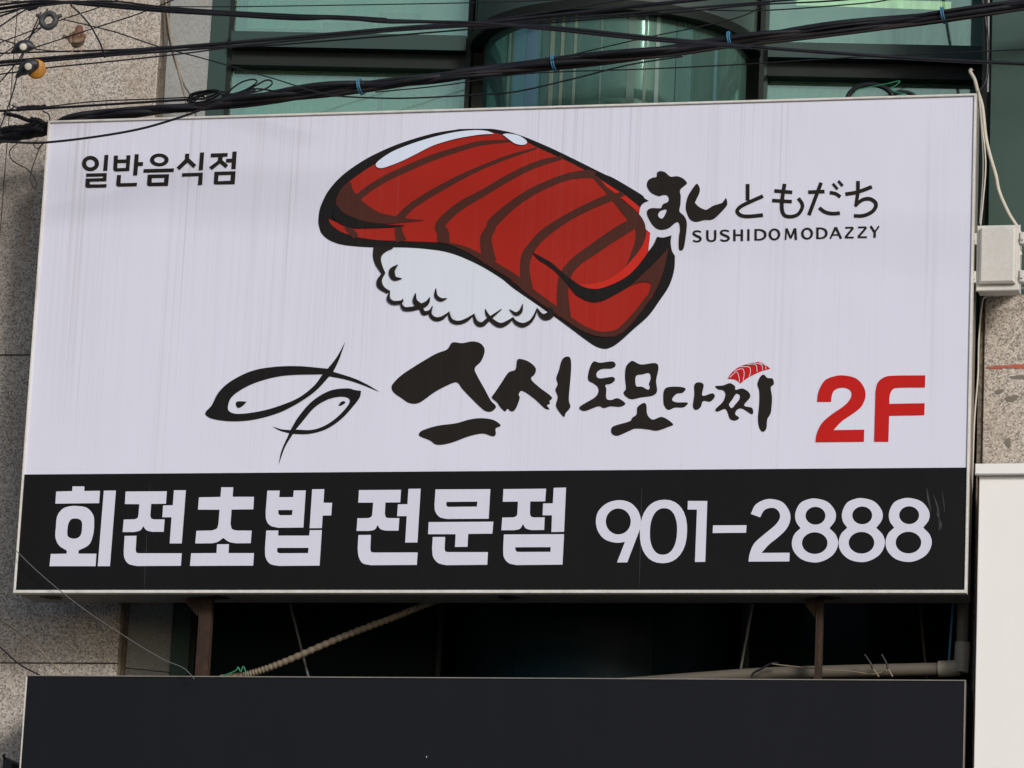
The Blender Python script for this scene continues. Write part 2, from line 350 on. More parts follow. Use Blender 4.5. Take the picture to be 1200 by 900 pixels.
for k in range(3):
    arcw(Rb-0.075, Rb-0.067, ZSL, zR+0.018, 'bay_pane', 'bayglass', bay, 16, math.pi*k/3+0.003, math.pi*(k+1)/3-0.003)
    arcw(Rb-0.075, Rb-0.067, ZB, ZSL-0.002, 'bay_lower_pane', 'shadeglass', bay, 16, math.pi*k/3+0.003, math.pi*(k+1)/3-0.003)
def curtainmat():
    m, t, p = nodes('bay_curtain')
    a = noise(t, wcoord(t, (34, 34, 0.5)), 1.0, 4, 0.6); b = noise(t, wcoord(t, (7, 7, 2.5)), 1.0, 3, 0.6)
    c1 = ramp(t, a, [(0.38, (0.16, 0.18, 0.16)), (0.52, (0.34, 0.36, 0.31)), (0.66, (0.62, 0.58, 0.45))])
    t.links.new(mix(t, mul(t, ramp(t, b, [(0.4, 0.0), (0.7, 1.0)]), 0.6), c1, (0.13, 0.15, 0.13)), p.inputs['Base Color']); p.inputs['Roughness'].default_value = 0.8
    return m
M['backing_sheet'] = curtainmat(); M['streakb'] = flat('streak_blue', (0.08, 0.16, 0.22), 0.7, 0, 0.2); M['streakc'] = flat('streak_cream', (0.135, 0.185, 0.15), 0.8, 0, 0.1); M['streakw'] = flat('streak_white', (0.18, 0.255, 0.235), 0.8, 0, 0.1); M['streakd'] = flat('streak_dim', (0.095, 0.155, 0.135), 0.8, 0, 0.1)
def folds(a0, a1, mat, name, R0=Rb-0.17, n=70, amp=0.012, fq=46):
    vs = []; fs = []
    for i in range(n+1):
        a = a0+(a1-a0)*i/n; R_ = R0+amp*math.sin(a*fq)+amp*.5*math.sin(a*fq*.37+1)
        vs += [G(uc-R_*math.cos(a), -R_*math.sin(a), SZ+1.7), G(uc-R_*math.cos(a), -R_*math.sin(a), zR+0.015)]
    fs = [(2*i, 2*i+2, 2*i+3, 2*i+1) for i in range(n)]
    return MB().add(vs, fs, True).build(name, mat, bay)
def ang(px):          # angle round the bay whose curtain point is seen at this column of the photo
    best = min(range(20, 161), key=lambda d: abs(topx(G(uc-(Rb-0.17)*math.cos(math.radians(d)), -(Rb-0.17)*math.sin(math.radians(d)), zR-0.15))-px)); return math.radians(best)
folds(ang(643), ang(682), 'backing_sheet', 'backing_sheet'); folds(ang(690), ang(762), 'backing_sheet', 'backing_sheet')
def angg(px): return math.radians(min([d*0.25 for d in range(60, 660)], key=lambda d: abs(topx(G(uc-(Rb-0.065)*math.cos(math.radians(d)), -(Rb-0.065)*math.sin(math.radians(d)), zR-0.15))-px)))
for pa, pb, mt in ((617.5, 629, 'streakb'), (645, 649.5, 'streakc'), (657, 661, 'streakc'), (673, 676, 'streakc'), (704, 706, 'streakd'), (736, 745, 'streakd'), (755, 758.5, 'streakc'), (768.5, 773, 'streakw')):
    arcw(Rb-0.0665, Rb-0.0645, ZSL, zR+0.016, 'streak_strip', mt, bay, 3, angg(pa), angg(pb))  # added coloured strips stand in for curtain edges and reflected streaks
# rooms behind
ib = MB().gbox(uA, uB+0.2, 2.6, 2.7, ZB, ZT2).build('room_wall', 'inside', bld)
MB().gbox(uA, uB+0.2, 0.1, 2.6, ZB-0.1, ZB).build('room_floor', 'inside', ib)
MB().gbox(uA, uB+0.2, 0.1, 2.6, ZT2, ZT2+0.1).build('room_ceiling', 'inside', ib)
MB().gbox(uA, uB+0.2, 0.1, 2.6, SZ+1.45, SZ+1.58).build('floor_slab', 'inside', ib)
MB().gbox(uA-0.1, uA-0.001, 0.1, 2.7, ZB-0.1, ZT2).build('room_side', 'inside', ib)
MB().gbox(uB+0.2, uB+0.3, 0.1, 2.7, ZB-0.1, ZT2).build('room_side', 'inside', ib)
# wall below the lower sign, down to the pavement
MB().gbox(uA, uB+0.2, 0.0, 0.3, 0.14, ZB).build('shopfront_wall', 'frame', bld)

# right pier: granite below, green cladding above
YR = 0.34
zg = at(1170, 345, YR).z; xL = 0.5*(at(1153, 345, YR).x+at(1151.5, 540, YR).x)
rp = MB().box(xL, xL+3.2, YR+0.022, YR+0.4, 0.14, zg-0.02).build('right_pier', 'mortar', bld)
rz = [zg, zg-1.5, zg-3.0, zg-4.5, 0.14]
for i in range(4):
    for j in range(4):
        if rz[i]-rz[i+1] < 0.05: continue
        MB().box(xL+0.8*j+0.002, xL+0.8*j+0.797, YR+random.uniform(-.002, .002), YR+0.02, rz[i+1]+0.003, rz[i]-0.003, 0.003).build('granite_slab', 'gran', rp)
MB().box(xL-0.026, xL-0.001, YR+0.016, YR+0.3, 0.14, zg).build('edge_strip', 'gran3', rp)
YC = 0.48; xc = at(1160, 130, YC).x
cp = MB().box(xc, xc+3.0, YC, YC+0.5, zg+0.002, TOPZ, 0.004).build('cladding_panel', 'cladding', bld)
MB().box(xc-0.045, xc-0.004, YC+0.03, YC+0.8, zg-1.2, TOPZ).build('cladding_edge', 'frame2', bld)
# paint smear and stains on the granite
def blob(name, mat, c, rx, rz_, y, parent, seed, n=26, pinch=0):
    rnd = random.Random(seed); pts = []
    ph = [rnd.uniform(0, 6.28) for _ in range(4)]
    for i in range(n):
        a = 2*math.pi*i/n; r = 1+0.22*math.sin(2*a+ph[0])+0.16*math.sin(3*a+ph[1])+0.10*math.sin(7*a+ph[2])
        pts.append((c.x+rx*r*math.cos(a), y, c.z+rz_*r*math.sin(a)))
    return MB().add(pts, [tuple(range(n))]).build(name, mat, parent)
rnd = random.Random(5); tp = [(1164+i*4.2, 428.5-0.16*i*1.5+rnd.uniform(-.5, .5)) for i in range(15)]; bt = [(1164+i*4.2, 429.5+0.33*i+rnd.uniform(-.9, .9)) for i in range(15)]
MB().add([at(x, y, YR-0.004) for x, y in tp+bt[::-1]], [(i, 29-i, 28-i, i+1) for i in range(14)]).build('paint_smear', 'redspray', rp)
c = at(1168, 431, YR); blob('paint_smear', 'redspray', c, 0.040, 0.007, YR-0.0045, rp, 8)
for px, py, a, b, s_ in ((1186, 467, 0.027, 0.018, 1), (1171, 459, 0.022, 0.011, 2), (1181, 519, 0.016, 0.020, 5), (1194, 442, 0.05, 0.008, 6)):
    blob('stain_mark', 'stain', at(px, py, YR), a, b, YR-0.003, rp, s_)

# ------------------------------------------------------------------ the big sign
SW, SH, SD = 4.6, 2.37028138, 0.28
sign = empty('sushi_signboard', (0, 0.14, SZ)); tag(sign, 'big white sushi restaurant signboard with red salmon picture and black phone number strip', 'signboard')
HW = SW/2
a, b = SZ+0.004, SZ+SH-0.004
MB().hexa([(-HW+.004, .006, a), (HW-.004, .006, a), (HW-.022, SD, a), (-HW+.004, SD, a), (-HW+.004, .006, b), (HW-.004, .006, b), (HW-.022, SD, b), (-HW+.004, SD, b)]).build('cabinet', 'cab', sign)
TW = 0.011
face = MB().box(-HW+TW, HW-TW, 0.0, 0.0055, SZ+TW, SZ+SH-TW).build('face_panel', 'white', sign)
for nm, a in (('trim_top', (-HW, HW, -0.010, 0.03, SZ+SH-TW, SZ+SH)), ('trim_bottom', (-HW, HW, -0.012, 0.03, SZ-0.004, SZ+TW)),
              ('trim_side', (-HW, -HW+TW, -0.010, 0.03, SZ+TW, SZ+SH-TW)), ('trim_side', (HW-TW, HW, -0.010, 0.03, SZ+TW, SZ+SH-TW))):
    MB().box(*a, 0.002).build(nm, 'trim', sign)
for px, py in ((255, 706), (595, 704), (970, 702), (60, 704)):      # rust patches under the cabinet, as flat scale
    c = at(px, py, 0.14); n = 18; rnd = random.Random(px)
    MB().add([(c.x+rnd.uniform(.6, 1)*0.07*math.cos(6.283*i/n), 0.14+rnd.uniform(.5, 1)*0.07*math.sin(6.283*i/n), SZ+0.0025) for i in range(n)], [tuple(range(n))]).build('rust_patch', 'rust', sign)

# --- printed artwork: outlines drawn in photo pixels of the sign's face
def closed_path(pts, k=5):
    """pts (x, y[, 1]) - 1 marks a sharp corner; smooth through the rest"""
    n = len(pts); ci = [i for i, p in enumerate(pts) if len(p) > 2]; q = [(p[0], p[1]) for p in pts]
    if not ci:
        out = []
        for i in range(n):
            for j in range(k): out.append(cr(q[i-1], q[i], q[(i+1) % n], q[(i+2) % n], j/k))
        return out
    out = []
    for a, b in zip(ci, ci[1:]+[ci[0]+n]):
        seg = [q[i % n] for i in range(a, b+1)]
        out += (spl(seg, k) if len(seg) > 2 else seg)[:-1]
    return out
class R:      # a drawing window: x0, y0, magnification
    def __init__(s, x0, y0, k): s.a = (x0, y0, k)
    def __call__(s, *pts): return [(s.a[0]+p[0]/s.a[2], s.a[1]+p[1]/s.a[2])+tuple(p[2:]) for p in pts]
def poly(*pts): return [(p[0], p[1], 1) for p in pts]
def ell(c, rx, ry, n=28, e=2.0, sk=0.0):
    out = []
    for i in range(n):
        a = 2*math.pi*i/n; ca, sa = math.cos(a), math.sin(a)
        y = math.copysign(abs(sa)**(2/e), sa)*ry
        out.append((c[0]+math.copysign(abs(ca)**(2/e), ca)*rx-sk*y, c[1]+y))
    return out
def brush(pts, k=6):   # pts (x, y, width) -> outline
    s = spl(pts, k) if len(pts) > 2 else [tuple(p) for p in pts]; L = []; Rr = []
    for i, p in enumerate(s):
        a = s[max(0, i-1)]; b = s[min(len(s)-1, i+1)]; dx, dy = b[0]-a[0], b[1]-a[1]; l = math.hypot(dx, dy) or 1
        h = max(p[2], 0.2)/2; L.append((p[0]-dy/l*h, p[1]+dx/l*h)); Rr.append((p[0]+dy/l*h, p[1]-dx/l*h))
    return L+Rr[::-1]
LAYER = 0.0009
def sheet(mb, layer, outer, *holes):
    y = -LAYER*layer; loops = [[at(p[0], p[1], y) for p in lp] for lp in (outer, *holes)]
    tris = tessellate_polygon(loops); vs = [v for lp in loops for v in lp]; fs = []
    for a, b, c in tris:
        nrm = (vs[b]-vs[a]).cross(vs[c]-vs[a])
        fs.append((a, b, c) if nrm.y < 0 else (a, c, b))
    mb.add(vs, fs)
def art(name, mat, layer, shapes, parent=sign):
    """shapes: list of (outer, hole, hole...); overlapping ones climb a hair each"""
    mb = MB()
    for i, s in enumerate(shapes): sheet(mb, layer+0.25*i if len(shapes) > 1 else layer, *s)
    return mb.build(name, mat, parent)
def C(*p): return closed_path(list(p))

# black strip along the foot
zb = lambda px, py: at(px, py).z
zbt = 0.5*(at(27, 556).z+at(1134, 548).z)
MB().box(-HW+TW, HW-TW, -0.0012, -0.0002, SZ+TW, zbt).build('black_strip', 'band', sign)
# salmon sushi
r1, r2, r3, r4, r5, r6 = R(360, 140, 6), R(540, 140, 6), R(640, 190, 6), R(420, 260, 6), R(600, 270, 6), R(740, 190, 8.183)
sil = r1((80, 690), (95, 610), (150, 500), (250, 390), (400, 285), (560, 205), (720, 145), (900, 95), (1050, 71)) + \
    r2((0, 67), (150, 65), (250, 70), (400, 105), (600, 185), (800, 280), (1000, 380)) + \
    r3((480, 115), (665, 225), (690, 252), (722, 272, 1), (685, 288), (662, 318), (654, 365), (664, 415), (690, 460), (732, 497, 1), (718, 628, 1), (750, 588), (780, 525, 1), (830, 530), (882, 515, 1), (876, 560), (884, 620), (906, 660, 1)) + \
    r5((1140, 280), (1105, 390), (1040, 490), (960, 600), (860, 690), (760, 780), (700, 820), (650, 832), (590, 815), (520, 770), (420, 695), (290, 600), (100, 470), (0, 400)) + \
    r4((1000, 395), (860, 310), (720, 245), (600, 208), (450, 188), (300, 180), (130, 180)) + r1((280, 885), (170, 855), (105, 805), (82, 745))
sal = art('salmon_slice', 'ink', 3, [(closed_path(sil),)])
flesh = r1((480, 312), (400, 360), (305, 430), (240, 490), (205, 560), (207, 605), (260, 660), (350, 700), (450, 727), (560, 738), (690, 743, 1), (620, 757), (450, 762), (330, 762), (270, 745), (150, 700, 1), (170, 740), (230, 785), (310, 815), (380, 832), (500, 848), (620, 852), (760, 858)) + \
    r4((560, 145), (680, 167), (800, 215), (900, 280), (1000, 345), (1100, 410)) + r5((0, 358), (100, 430), (230, 525), (300, 575), (400, 650), (480, 700), (560, 735), (640, 748), (720, 745), (780, 715), (850, 640), (930, 540), (1000, 440), (1050, 300), (1085, 190), (1100, 128, 1), (955, 155, 1)) + \
    r3((732, 497, 1), (690, 460), (664, 415), (654, 365), (662, 318, 1), (560, 236), (480, 185), (380, 122)) + r2((860, 350), (760, 298), (640, 243), (520, 188), (460, 158), (290, 108), (230, 93), (150, 78), (0, 92)) + r1((950, 112), (850, 140), (680, 200), (560, 255))
art('flesh', 'red', 4, [(closed_path(flesh),)], sal)
def S(*pts): return (brush(pts),)
def rs(r, *pts): return [(r.a[0]+x/r.a[2], r.a[1]+y/r.a[2], w_/r.a[2]) for x, y, w_ in pts]
streaks = [
    rs(r1, (350, 555, 50), (430, 490, 46), (560, 410, 46), (700, 345, 46), (850, 280, 44), (1000, 228, 40))+rs(r2, (100, 175, 35), (200, 160, 30), (350, 150, 16)),
    rs(r1, (640, 705, 60), (720, 620, 48), (830, 545, 46), (960, 470, 44), (1080, 405, 38))+rs(r2, (150, 335, 30), (300, 275, 27), (420, 235, 22), (535, 200, 12)),
    rs(r1, (957, 865, 88), (955, 800, 84), (935, 745, 70), (1000, 668, 62), (1100, 592, 58))+rs(r2, (150, 520, 50), (300, 430, 48), (450, 350, 44), (580, 300, 40), (710, 268, 26)),
    rs(r4, (925, 285, 96), (905, 200, 88), (898, 110, 80), (930, 45, 66))+rs(r2, (230, 720, 72), (350, 610, 60), (480, 520, 54), (620, 450, 50), (760, 400, 48), (890, 383, 56), (945, 392, 50)),
    rs(r5, (105, 410, 85), (90, 280, 66), (103, 180, 72), (160, 90, 62))+rs(r2, (600, 790, 62), (750, 690, 52), (900, 612, 50), (1040, 552, 52), (1140, 522, 30)),
    rs(r5, (368, 606, 92), (360, 520, 85), (357, 420, 78), (375, 315, 78), (450, 220, 72), (560, 140, 76))+rs(r3, (450, 530, 80), (570, 455, 80), (655, 408, 70)),
    rs(r3, (345, 105, 30), (420, 180, 42), (500, 270, 52), (590, 360, 84), (652, 430, 76), (665, 500, 70), (650, 570, 56), (610, 660, 34), (560, 735, 4)),
    rs(r1, (278, 748, 44), (345, 828, 44)), rs(r1, (640, 752, 48), (645, 800, 55), (662, 855, 74)),
    rs(r4, (560, 139, 6), (640, 152, 14), (720, 178, 28), (800, 212, 36), (900, 272, 46), (1000, 332, 48), (1100, 395, 50))+rs(r5, (100, 407, 52), (230, 503, 50), (330, 573, 46), (420, 637, 40), (500, 688, 38), (580, 720, 36), (650, 730, 36), (740, 715, 40), (800, 668, 44), (880, 578, 38), (960, 470, 36)),
]
art('flesh_line', 'maroon', 5, [(brush(s),) for s in streaks], sal)
art('shaded_flesh', 'maroon', 8, [(closed_path(r1((302, 440), (240, 492), (207, 560), (210, 608), (260, 658), (350, 698), (440, 723), (560, 733), (700, 720), (830, 708, 1), (700, 694), (560, 668), (480, 640), (390, 575), (345, 525), (315, 480))),)], sal)
art('shaded_flesh', 'maroon', 8.1, [(closed_path(r5((820, 390), (900, 327), (1000, 232), (1098, 128, 1), (1075, 250), (1045, 345), (1000, 440), (935, 520), (978, 395), (965, 367), (900, 365))),)], sal)
art('bright_edge', 'bright', 8.6, [(closed_path(r3((382, 125, 1), (440, 160), (515, 212, 1), (490, 220, 1), (430, 178))),), (closed_path(r3((525, 250, 1), (560, 240, 1), (620, 285), (660, 325, 1), (655, 362, 1), (600, 312))),),
    (closed_path(r3((704, 480, 1), (730, 500, 1), (718, 630, 1), (680, 690), (580, 795), (480, 865), (380, 892), (280, 890), (222, 855, 1), (300, 858), (420, 832), (520, 770), (600, 690), (670, 600), (700, 520))),)], sal)
art('fold_line', 'ink', 9.6, [(closed_path(r5((138, 150, 1), (210, 188), (280, 228), (350, 290), (430, 352), (480, 385), (540, 407), (620, 407), (720, 372), (800, 328), (870, 268), (955, 155), (1000, 92), (1022, 48, 1), (1065, 50), (1120, 35, 1), (1112, 85), (1098, 126), (1000, 230), (900, 325), (830, 387), (760, 430), (650, 488), (580, 503), (520, 490), (450, 450), (400, 390), (330, 310), (260, 250), (190, 205))),)], sal)
art('fold_line', 'ink', 9.7, [(closed_path(r1((200, 600), (260, 660), (350, 699), (450, 727), (560, 738), (690, 746, 1), (600, 756), (450, 762), (330, 762), (240, 735), (180, 680))),)], sal)
art('shine', 'shine', 10.6, [(closed_path(r1((484, 327), (500, 292), (600, 225), (750, 165), (900, 120), (1050, 87))+r2((100, 75), (180, 80), (234, 100, 1), (130, 107), (0, 128))+r1((980, 152), (880, 185), (780, 235), (680, 285), (590, 322), (520, 342))),),
    (closed_path(r2((293, 104, 1), (330, 99), (400, 110), (450, 138), (466, 163), (440, 178), (390, 172), (345, 145))),)], sal)
# rice
rice = art('rice', 'rice', 1.6, [(closed_path(r4((240, 185), (300, 176), (450, 184), (600, 204), (720, 242), (860, 308), (1000, 392))+r5((100, 465), (235, 568, 1), (178, 556), (150, 620), (80, 655), (20, 630))+r4((1085, 685), (1000, 718), (930, 685), (860, 705), (812, 652), (700, 700), (640, 642), (540, 675), (520, 600), (460, 640), (430, 600), (330, 600), (310, 555), (240, 562), (215, 500), (168, 450), (160, 400), (185, 362), (160, 300), (155, 245))),)])
scal = [rs(r4, (520, 592, 5), (506, 650, 22), (540, 682, 28), (590, 675, 24), (642, 632, 8)), rs(r4, (440, 605, 24), (460, 640, 32), (500, 630, 20), (522, 592, 5)),
        rs(r4, (634, 638, 12), (652, 690, 24), (700, 708, 26), (760, 690, 24), (818, 646, 6)), rs(r4, (808, 648, 10), (830, 706, 28), (870, 720, 32), (915, 685, 26), (1006, 614, 6)),
        rs(r4, (892, 612, 5), (908, 655, 22), (950, 702, 30), (1000, 726, 32), (1050, 706, 26), (1092, 672, 12)),
        rs(r4, (1083, 676, 12), (1112, 710, 26), (1160, 725, 30))+rs(r5, (130, 640, 22), (160, 595, 16), (178, 543, 4)), rs(r5, (176, 548, 6), (205, 595, 30), (240, 606, 48), (275, 585, 50), (268, 540, 20)),
        rs(r4, (1062, 614, 4), (1105, 646, 24), (1140, 630, 26), (1156, 577, 4)), rs(r4, (278, 300, 4), (236, 345, 42), (252, 395, 34), (306, 398, 4)), rs(r4, (545, 466, 4), (546, 520, 24), (580, 546, 25), (624, 537, 4)),
        rs(r4, (402, 500, 5), (398, 555, 32), (430, 592, 46)), rs(r4, (502, 530, 6), (482, 570, 30), (425, 602, 40)), rs(r4, (296, 568, 10), (320, 608, 24), (370, 610, 28), (436, 596, 26)),
        rs(r4, (220, 490, 6), (212, 540, 24), (245, 567, 27), (300, 562, 22), (314, 540, 5))]
art('rice_outline', 'brush', 6, [(closed_path(r4((106, 178, 1), (103, 240), (120, 300), (162, 364, 1), (190, 360, 1), (166, 300), (160, 250), (190, 212), (242, 188, 1), (240, 176, 1))),),
    (closed_path(r4((165, 360, 1), (130, 410), (136, 462), (200, 503, 1), (226, 488, 1), (180, 455), (166, 410), (190, 360, 1))),)]+[(brush(s),) for s in scal], rice)

# brush す し
art('letter', 'brush', 3, [(closed_path(r6((246, 102), (275, 85), (320, 95), (375, 138), (440, 135), (500, 160), (532, 200), (515, 222), (475, 255), (465, 285), (472, 320), (470, 400), (460, 470), (500, 510), (526, 555), (531, 610), (520, 720), (502, 820), (480, 847), (455, 828), (455, 720), (465, 650), (458, 590), (440, 575), (410, 590), (370, 625), (320, 645), (260, 645), (210, 610), (170, 550), (148, 490), (160, 455), (200, 440), (280, 440), (300, 405), (350, 380), (358, 345), (340, 318), (300, 315), (265, 325), (200, 300), (165, 265), (148, 220), (160, 175), (200, 150), (240, 140))), closed_path(r6((255, 505), (275, 470), (320, 453), (338, 462), (320, 510), (295, 540), (268, 532))))])
art('letter', 'brush', 3, [(closed_path(r6((628, 207), (655, 250), (650, 300), (617, 370), (612, 392), (650, 430), (708, 456), (740, 445), (790, 415), (868, 390), (905, 345), (918, 385), (905, 430), (790, 543), (700, 555), (620, 572), (560, 545), (524, 460), (525, 390), (545, 320), (590, 248))),)])
# kana
rk = R(850, 200, 6)
for st_ in ([((157, 93, 27), (157, 210, 27)), ((265, 178, 26), (160, 225, 26), (103, 256, 26), (84, 286, 26), (108, 313, 26), (160, 321, 26), (265, 312, 26))],
            [((417, 92, 27), (400, 200, 27), (398, 268, 27), (415, 312, 26), (460, 323, 25), (510, 308, 25), (539, 265, 25), (539, 230, 25), (513, 193, 25)), ((345, 141, 25), (471, 152, 25)), ((330, 209, 24), (468, 217, 24))],
            [((583, 151, 26), (698, 146, 26)), ((674, 84, 26), (588, 312, 26)), ((735, 153, 24), (775, 161, 24), (810, 184, 24)), ((660, 260, 24), (700, 289, 25), (750, 301, 25), (806, 298, 25)), ((756, 90, 18), (790, 130, 18)), ((795, 71, 18), (826, 107, 18))],
            [((845, 165, 26), (930, 150, 26), (1031, 113, 26)), ((933, 72, 26), (932, 150, 26), (918, 250, 22)), ((912, 248, 22), (960, 207, 25), (1010, 197, 26), (1050, 217, 26), (1059, 250, 27), (1030, 290, 26), (970, 316, 25), (905, 317, 25))]):
    art('letter', 'brush', 3, [S(*rs(rk, *s)) for s in st_])
# SUSHIDOMODAZZY, flared sans capitals as strokes in a unit box
TH, TN = 0.24, 0.17
def box_o(w_): return [[(0.5, 0.0, TN), (0.15, 0.12, TN+.03), (0.06, 0.5, TH), (0.15, 0.88, TN+.03), (0.5, 1.0, TN), (0.85, 0.88, TN+.03), (0.94, 0.5, TH), (0.85, 0.12, TN+.03), (0.5, 0.0, TN)]]
GL = {'S': [[(0.92, 0.12, TN), (0.6, 0.03, TN), (0.22, 0.08, TN+.02), (0.12, 0.27, TH), (0.4, 0.45, TH), (0.78, 0.6, TH), (0.88, 0.78, TH), (0.7, 0.94, TN+.02), (0.38, 0.98, TN), (0.06, 0.88, TN)]],
      'U': [[(0.12, -.03, TH), (0.12, 0.62, TH), (0.2, 0.88, TN+.04), (0.5, 0.97, TN), (0.8, 0.88, TN+.04), (0.88, 0.62, TH), (0.88, -.03, TH)]],
      'H': [[(0.12, -.03, TH), (0.12, 1.03, TH)], [(0.88, -.03, TH), (0.88, 1.03, TH)], [(0.1, 0.48, TN), (0.9, 0.48, TN)]], 'I': [[(0.5, -.03, TH), (0.5, 1.03, TH)]],
      'D': [[(0.12, -.03, TH), (0.12, 1.03, TH)], [(0.1, 0.05, TN), (0.5, 0.06, TN), (0.82, 0.22, TH), (0.92, 0.5, TH+.02), (0.82, 0.78, TH), (0.5, 0.94, TN), (0.1, 0.95, TN)]], 'O': None,
      'M': [[(0.13, 1.03, TN), (0.18, -.03, TN)], [(0.2, 0.0, TH), (0.5, 0.9, TH-.06)], [(0.5, 0.9, TH-.06), (0.8, 0.0, TH)], [(0.82, -.03, TH), (0.88, 1.03, TH)]],
      'A': [[(0.04, 1.03, TN), (0.5, -.02, TH)], [(0.5, -.02, TH), (0.94, 1.03, TH)], [(0.2, 0.68, TN-.03), (0.8, 0.68, TN-.03)]],
      'Z': [[(0.08, 0.05, TN), (0.92, 0.05, TN)], [(0.9, 0.08, TH-.02), (0.1, 0.92, TH-.02)], [(0.06, 0.95, TN), (0.96, 0.95, TN)]],
      'Y': [[(0.06, -.03, TH), (0.48, 0.52, TH)], [(0.94, -.03, TN), (0.5, 0.52, TN)], [(0.5, 0.45, TH), (0.48, 1.03, TH)]]}
for ch, xa, xb in zip('SUSHIDOMODAZZY', (306, 366, 426, 485, 541, 577, 640, 707, 783, 849, 909, 974, 1030, 1086), (346, 411, 470, 528, 562, 630, 692, 768, 836, 898, 962, 1016, 1074, 1128)):
    bot = 387-(xa-305)*20/820; hgt = 48; top = bot-hgt; strokes = GL[ch] or box_o(0)
    q = []
    for s in strokes:
        q.append((brush([(730+(xa+(xb-xa)*p[0])/3.75, 180+(top+hgt*p[1])/3.75, p[2]*hgt/3.75*0.92) for p in s]),))
    if ch == 'O':
        c_ = (730+(xa+xb)/2/3.75, 180+(top+hgt/2)/3.75); rx = (xb-xa)/2/3.75
        q = [(ell(c_, rx, 7.0), ell(c_, rx-3.0, 4.8))]
    art('letter', 'brush', 3, q)
# 일반음식점
rg = R(80, 160, 5.4545)
def P(r, *pts): return poly(*r(*pts))
def cp_(r, *pts): return closed_path(poly(*r(*pts)))
def el(r, c, rx, ry, e=2.0, sk=0.0): return ell(r(c)[0], rx/r.a[2], ry/r.a[2], 32, e, sk)
art('letter', 'brush', 3, [(el(rg, (142, 172), 55, 49), el(rg, (142, 172), 28, 25)), (cp_(rg, (232, 118), (257, 117), (250, 218), (223, 219)),),
    (cp_(rg, (115, 236), (247, 233), (244, 285), (138, 288), (138, 306), (245, 304), (244, 325), (125, 328), (113, 324), (109, 314), (112, 268), (221, 265), (223, 254), (115, 257)),)])
art('letter', 'brush', 3, [(cp_(rg, (292, 122), (318, 121), (317, 147), (371, 146), (372, 120), (398, 119), (390, 220), (303, 223), (292, 218), (288, 208)), cp_(rg, (315, 170), (370, 168), (368, 200), (314, 202))),
    (cp_(rg, (425, 113), (451, 112), (448, 163), (479, 163), (477, 187), (446, 188), (441, 248), (414, 249)),), (cp_(rg, (312, 246), (338, 246), (334, 298), (440, 295), (438, 317), (322, 320), (310, 316), (306, 306)),)])
art('letter', 'brush', 3, [(el(rg, (582, 149), 60, 41), el(rg, (582, 149), 33, 20)), (cp_(rg, (482, 208), (676, 203), (674, 226), (480, 231)),),
    (cp_(rg, (508, 243), (645, 240), (638, 315), (518, 317), (507, 313), (503, 304)), cp_(rg, (535, 265), (615, 263), (612, 292), (533, 294)))])
art('letter', 'brush', 3, [(cp_(rg, (748, 110), (774, 109), (772, 138), (818, 182), (800, 202), (762, 167), (710, 215), (692, 198), (745, 145)),), (cp_(rg, (843, 102), (869, 101), (861, 214), (834, 216)),), (cp_(rg, (728, 234), (861, 230), (856, 309), (829, 310), (834, 252), (726, 256)),)])
art('letter', 'brush', 3, [(cp_(rg, (912, 108), (1020, 105), (1018, 128), (988, 130), (985, 150), (1022, 183), (1006, 203), (970, 172), (918, 214), (900, 196), (955, 155), (958, 131), (910, 133)),), (cp_(rg, (1050, 96), (1077, 95), (1070, 208), (1042, 208), (1045, 165), (1008, 166), (1010, 142), (1047, 141)),),
    (cp_(rg, (935, 225), (1070, 221), (1064, 304), (942, 306), (933, 303), (930, 295)), cp_(rg, (960, 247), (1040, 244), (1037, 282), (958, 285)))])
# 2F
rf = R(930, 420, 5.4545)
art('digit', 'f2', 3, [(closed_path(rf((150, 277, 1), (160, 210), (200, 140), (265, 113), (325, 109), (400, 128), (447, 180), (460, 240), (435, 305), (380, 352), (310, 400), (255, 458, 1), (452, 455, 1), (450, 532, 1), (140, 535, 1), (148, 480), (180, 415), (240, 360), (320, 305), (360, 262), (371, 225), (355, 197), (310, 186), (265, 200), (245, 235), (240, 277, 1))),)])
art('letter', 'f2', 3, [(closed_path(rf((515, 532, 1), (522, 280), (525, 205), (540, 152), (580, 120), (640, 110), (842, 108, 1), (840, 185, 1), (670, 187), (632, 200), (615, 235), (612, 290, 1), (838, 286, 1), (836, 362, 1), (611, 366, 1), (606, 532, 1))),)])
# strip lettering
ra, rb, rc, rd, re_, rff = R(40, 560, 6), R(210, 560, 6), R(400, 560, 6), R(490, 560, 6), R(680, 570, 5.4545), R(860, 570, 4.8)
def letter(*shapes): return art('letter', 'bandtext', 4, list(shapes))
def cc(r, *pts): return closed_path(r(*pts))
letter((cp_(ra, (155, 96), (268, 93), (270, 60), (354, 60), (352, 92), (463, 91), (457, 178), (149, 181)),),
       (cc(ra, (300, 198), (370, 210), (415, 260), (422, 320), (415, 400), (385, 470), (312, 511, 1), (312, 533, 1), (438, 533, 1), (432, 621, 1), (108, 621, 1), (117, 535, 1), (228, 533, 1), (230, 512, 1), (175, 475), (150, 420), (153, 350), (162, 270), (200, 218), (250, 200)), cc(ra, (290, 286), (322, 293), (337, 320), (332, 390), (310, 420), (275, 427), (241, 415), (233, 385), (240, 325), (260, 292))),
       (cp_(ra, (490, 90), (575, 89), (533, 621), (447, 621)),))
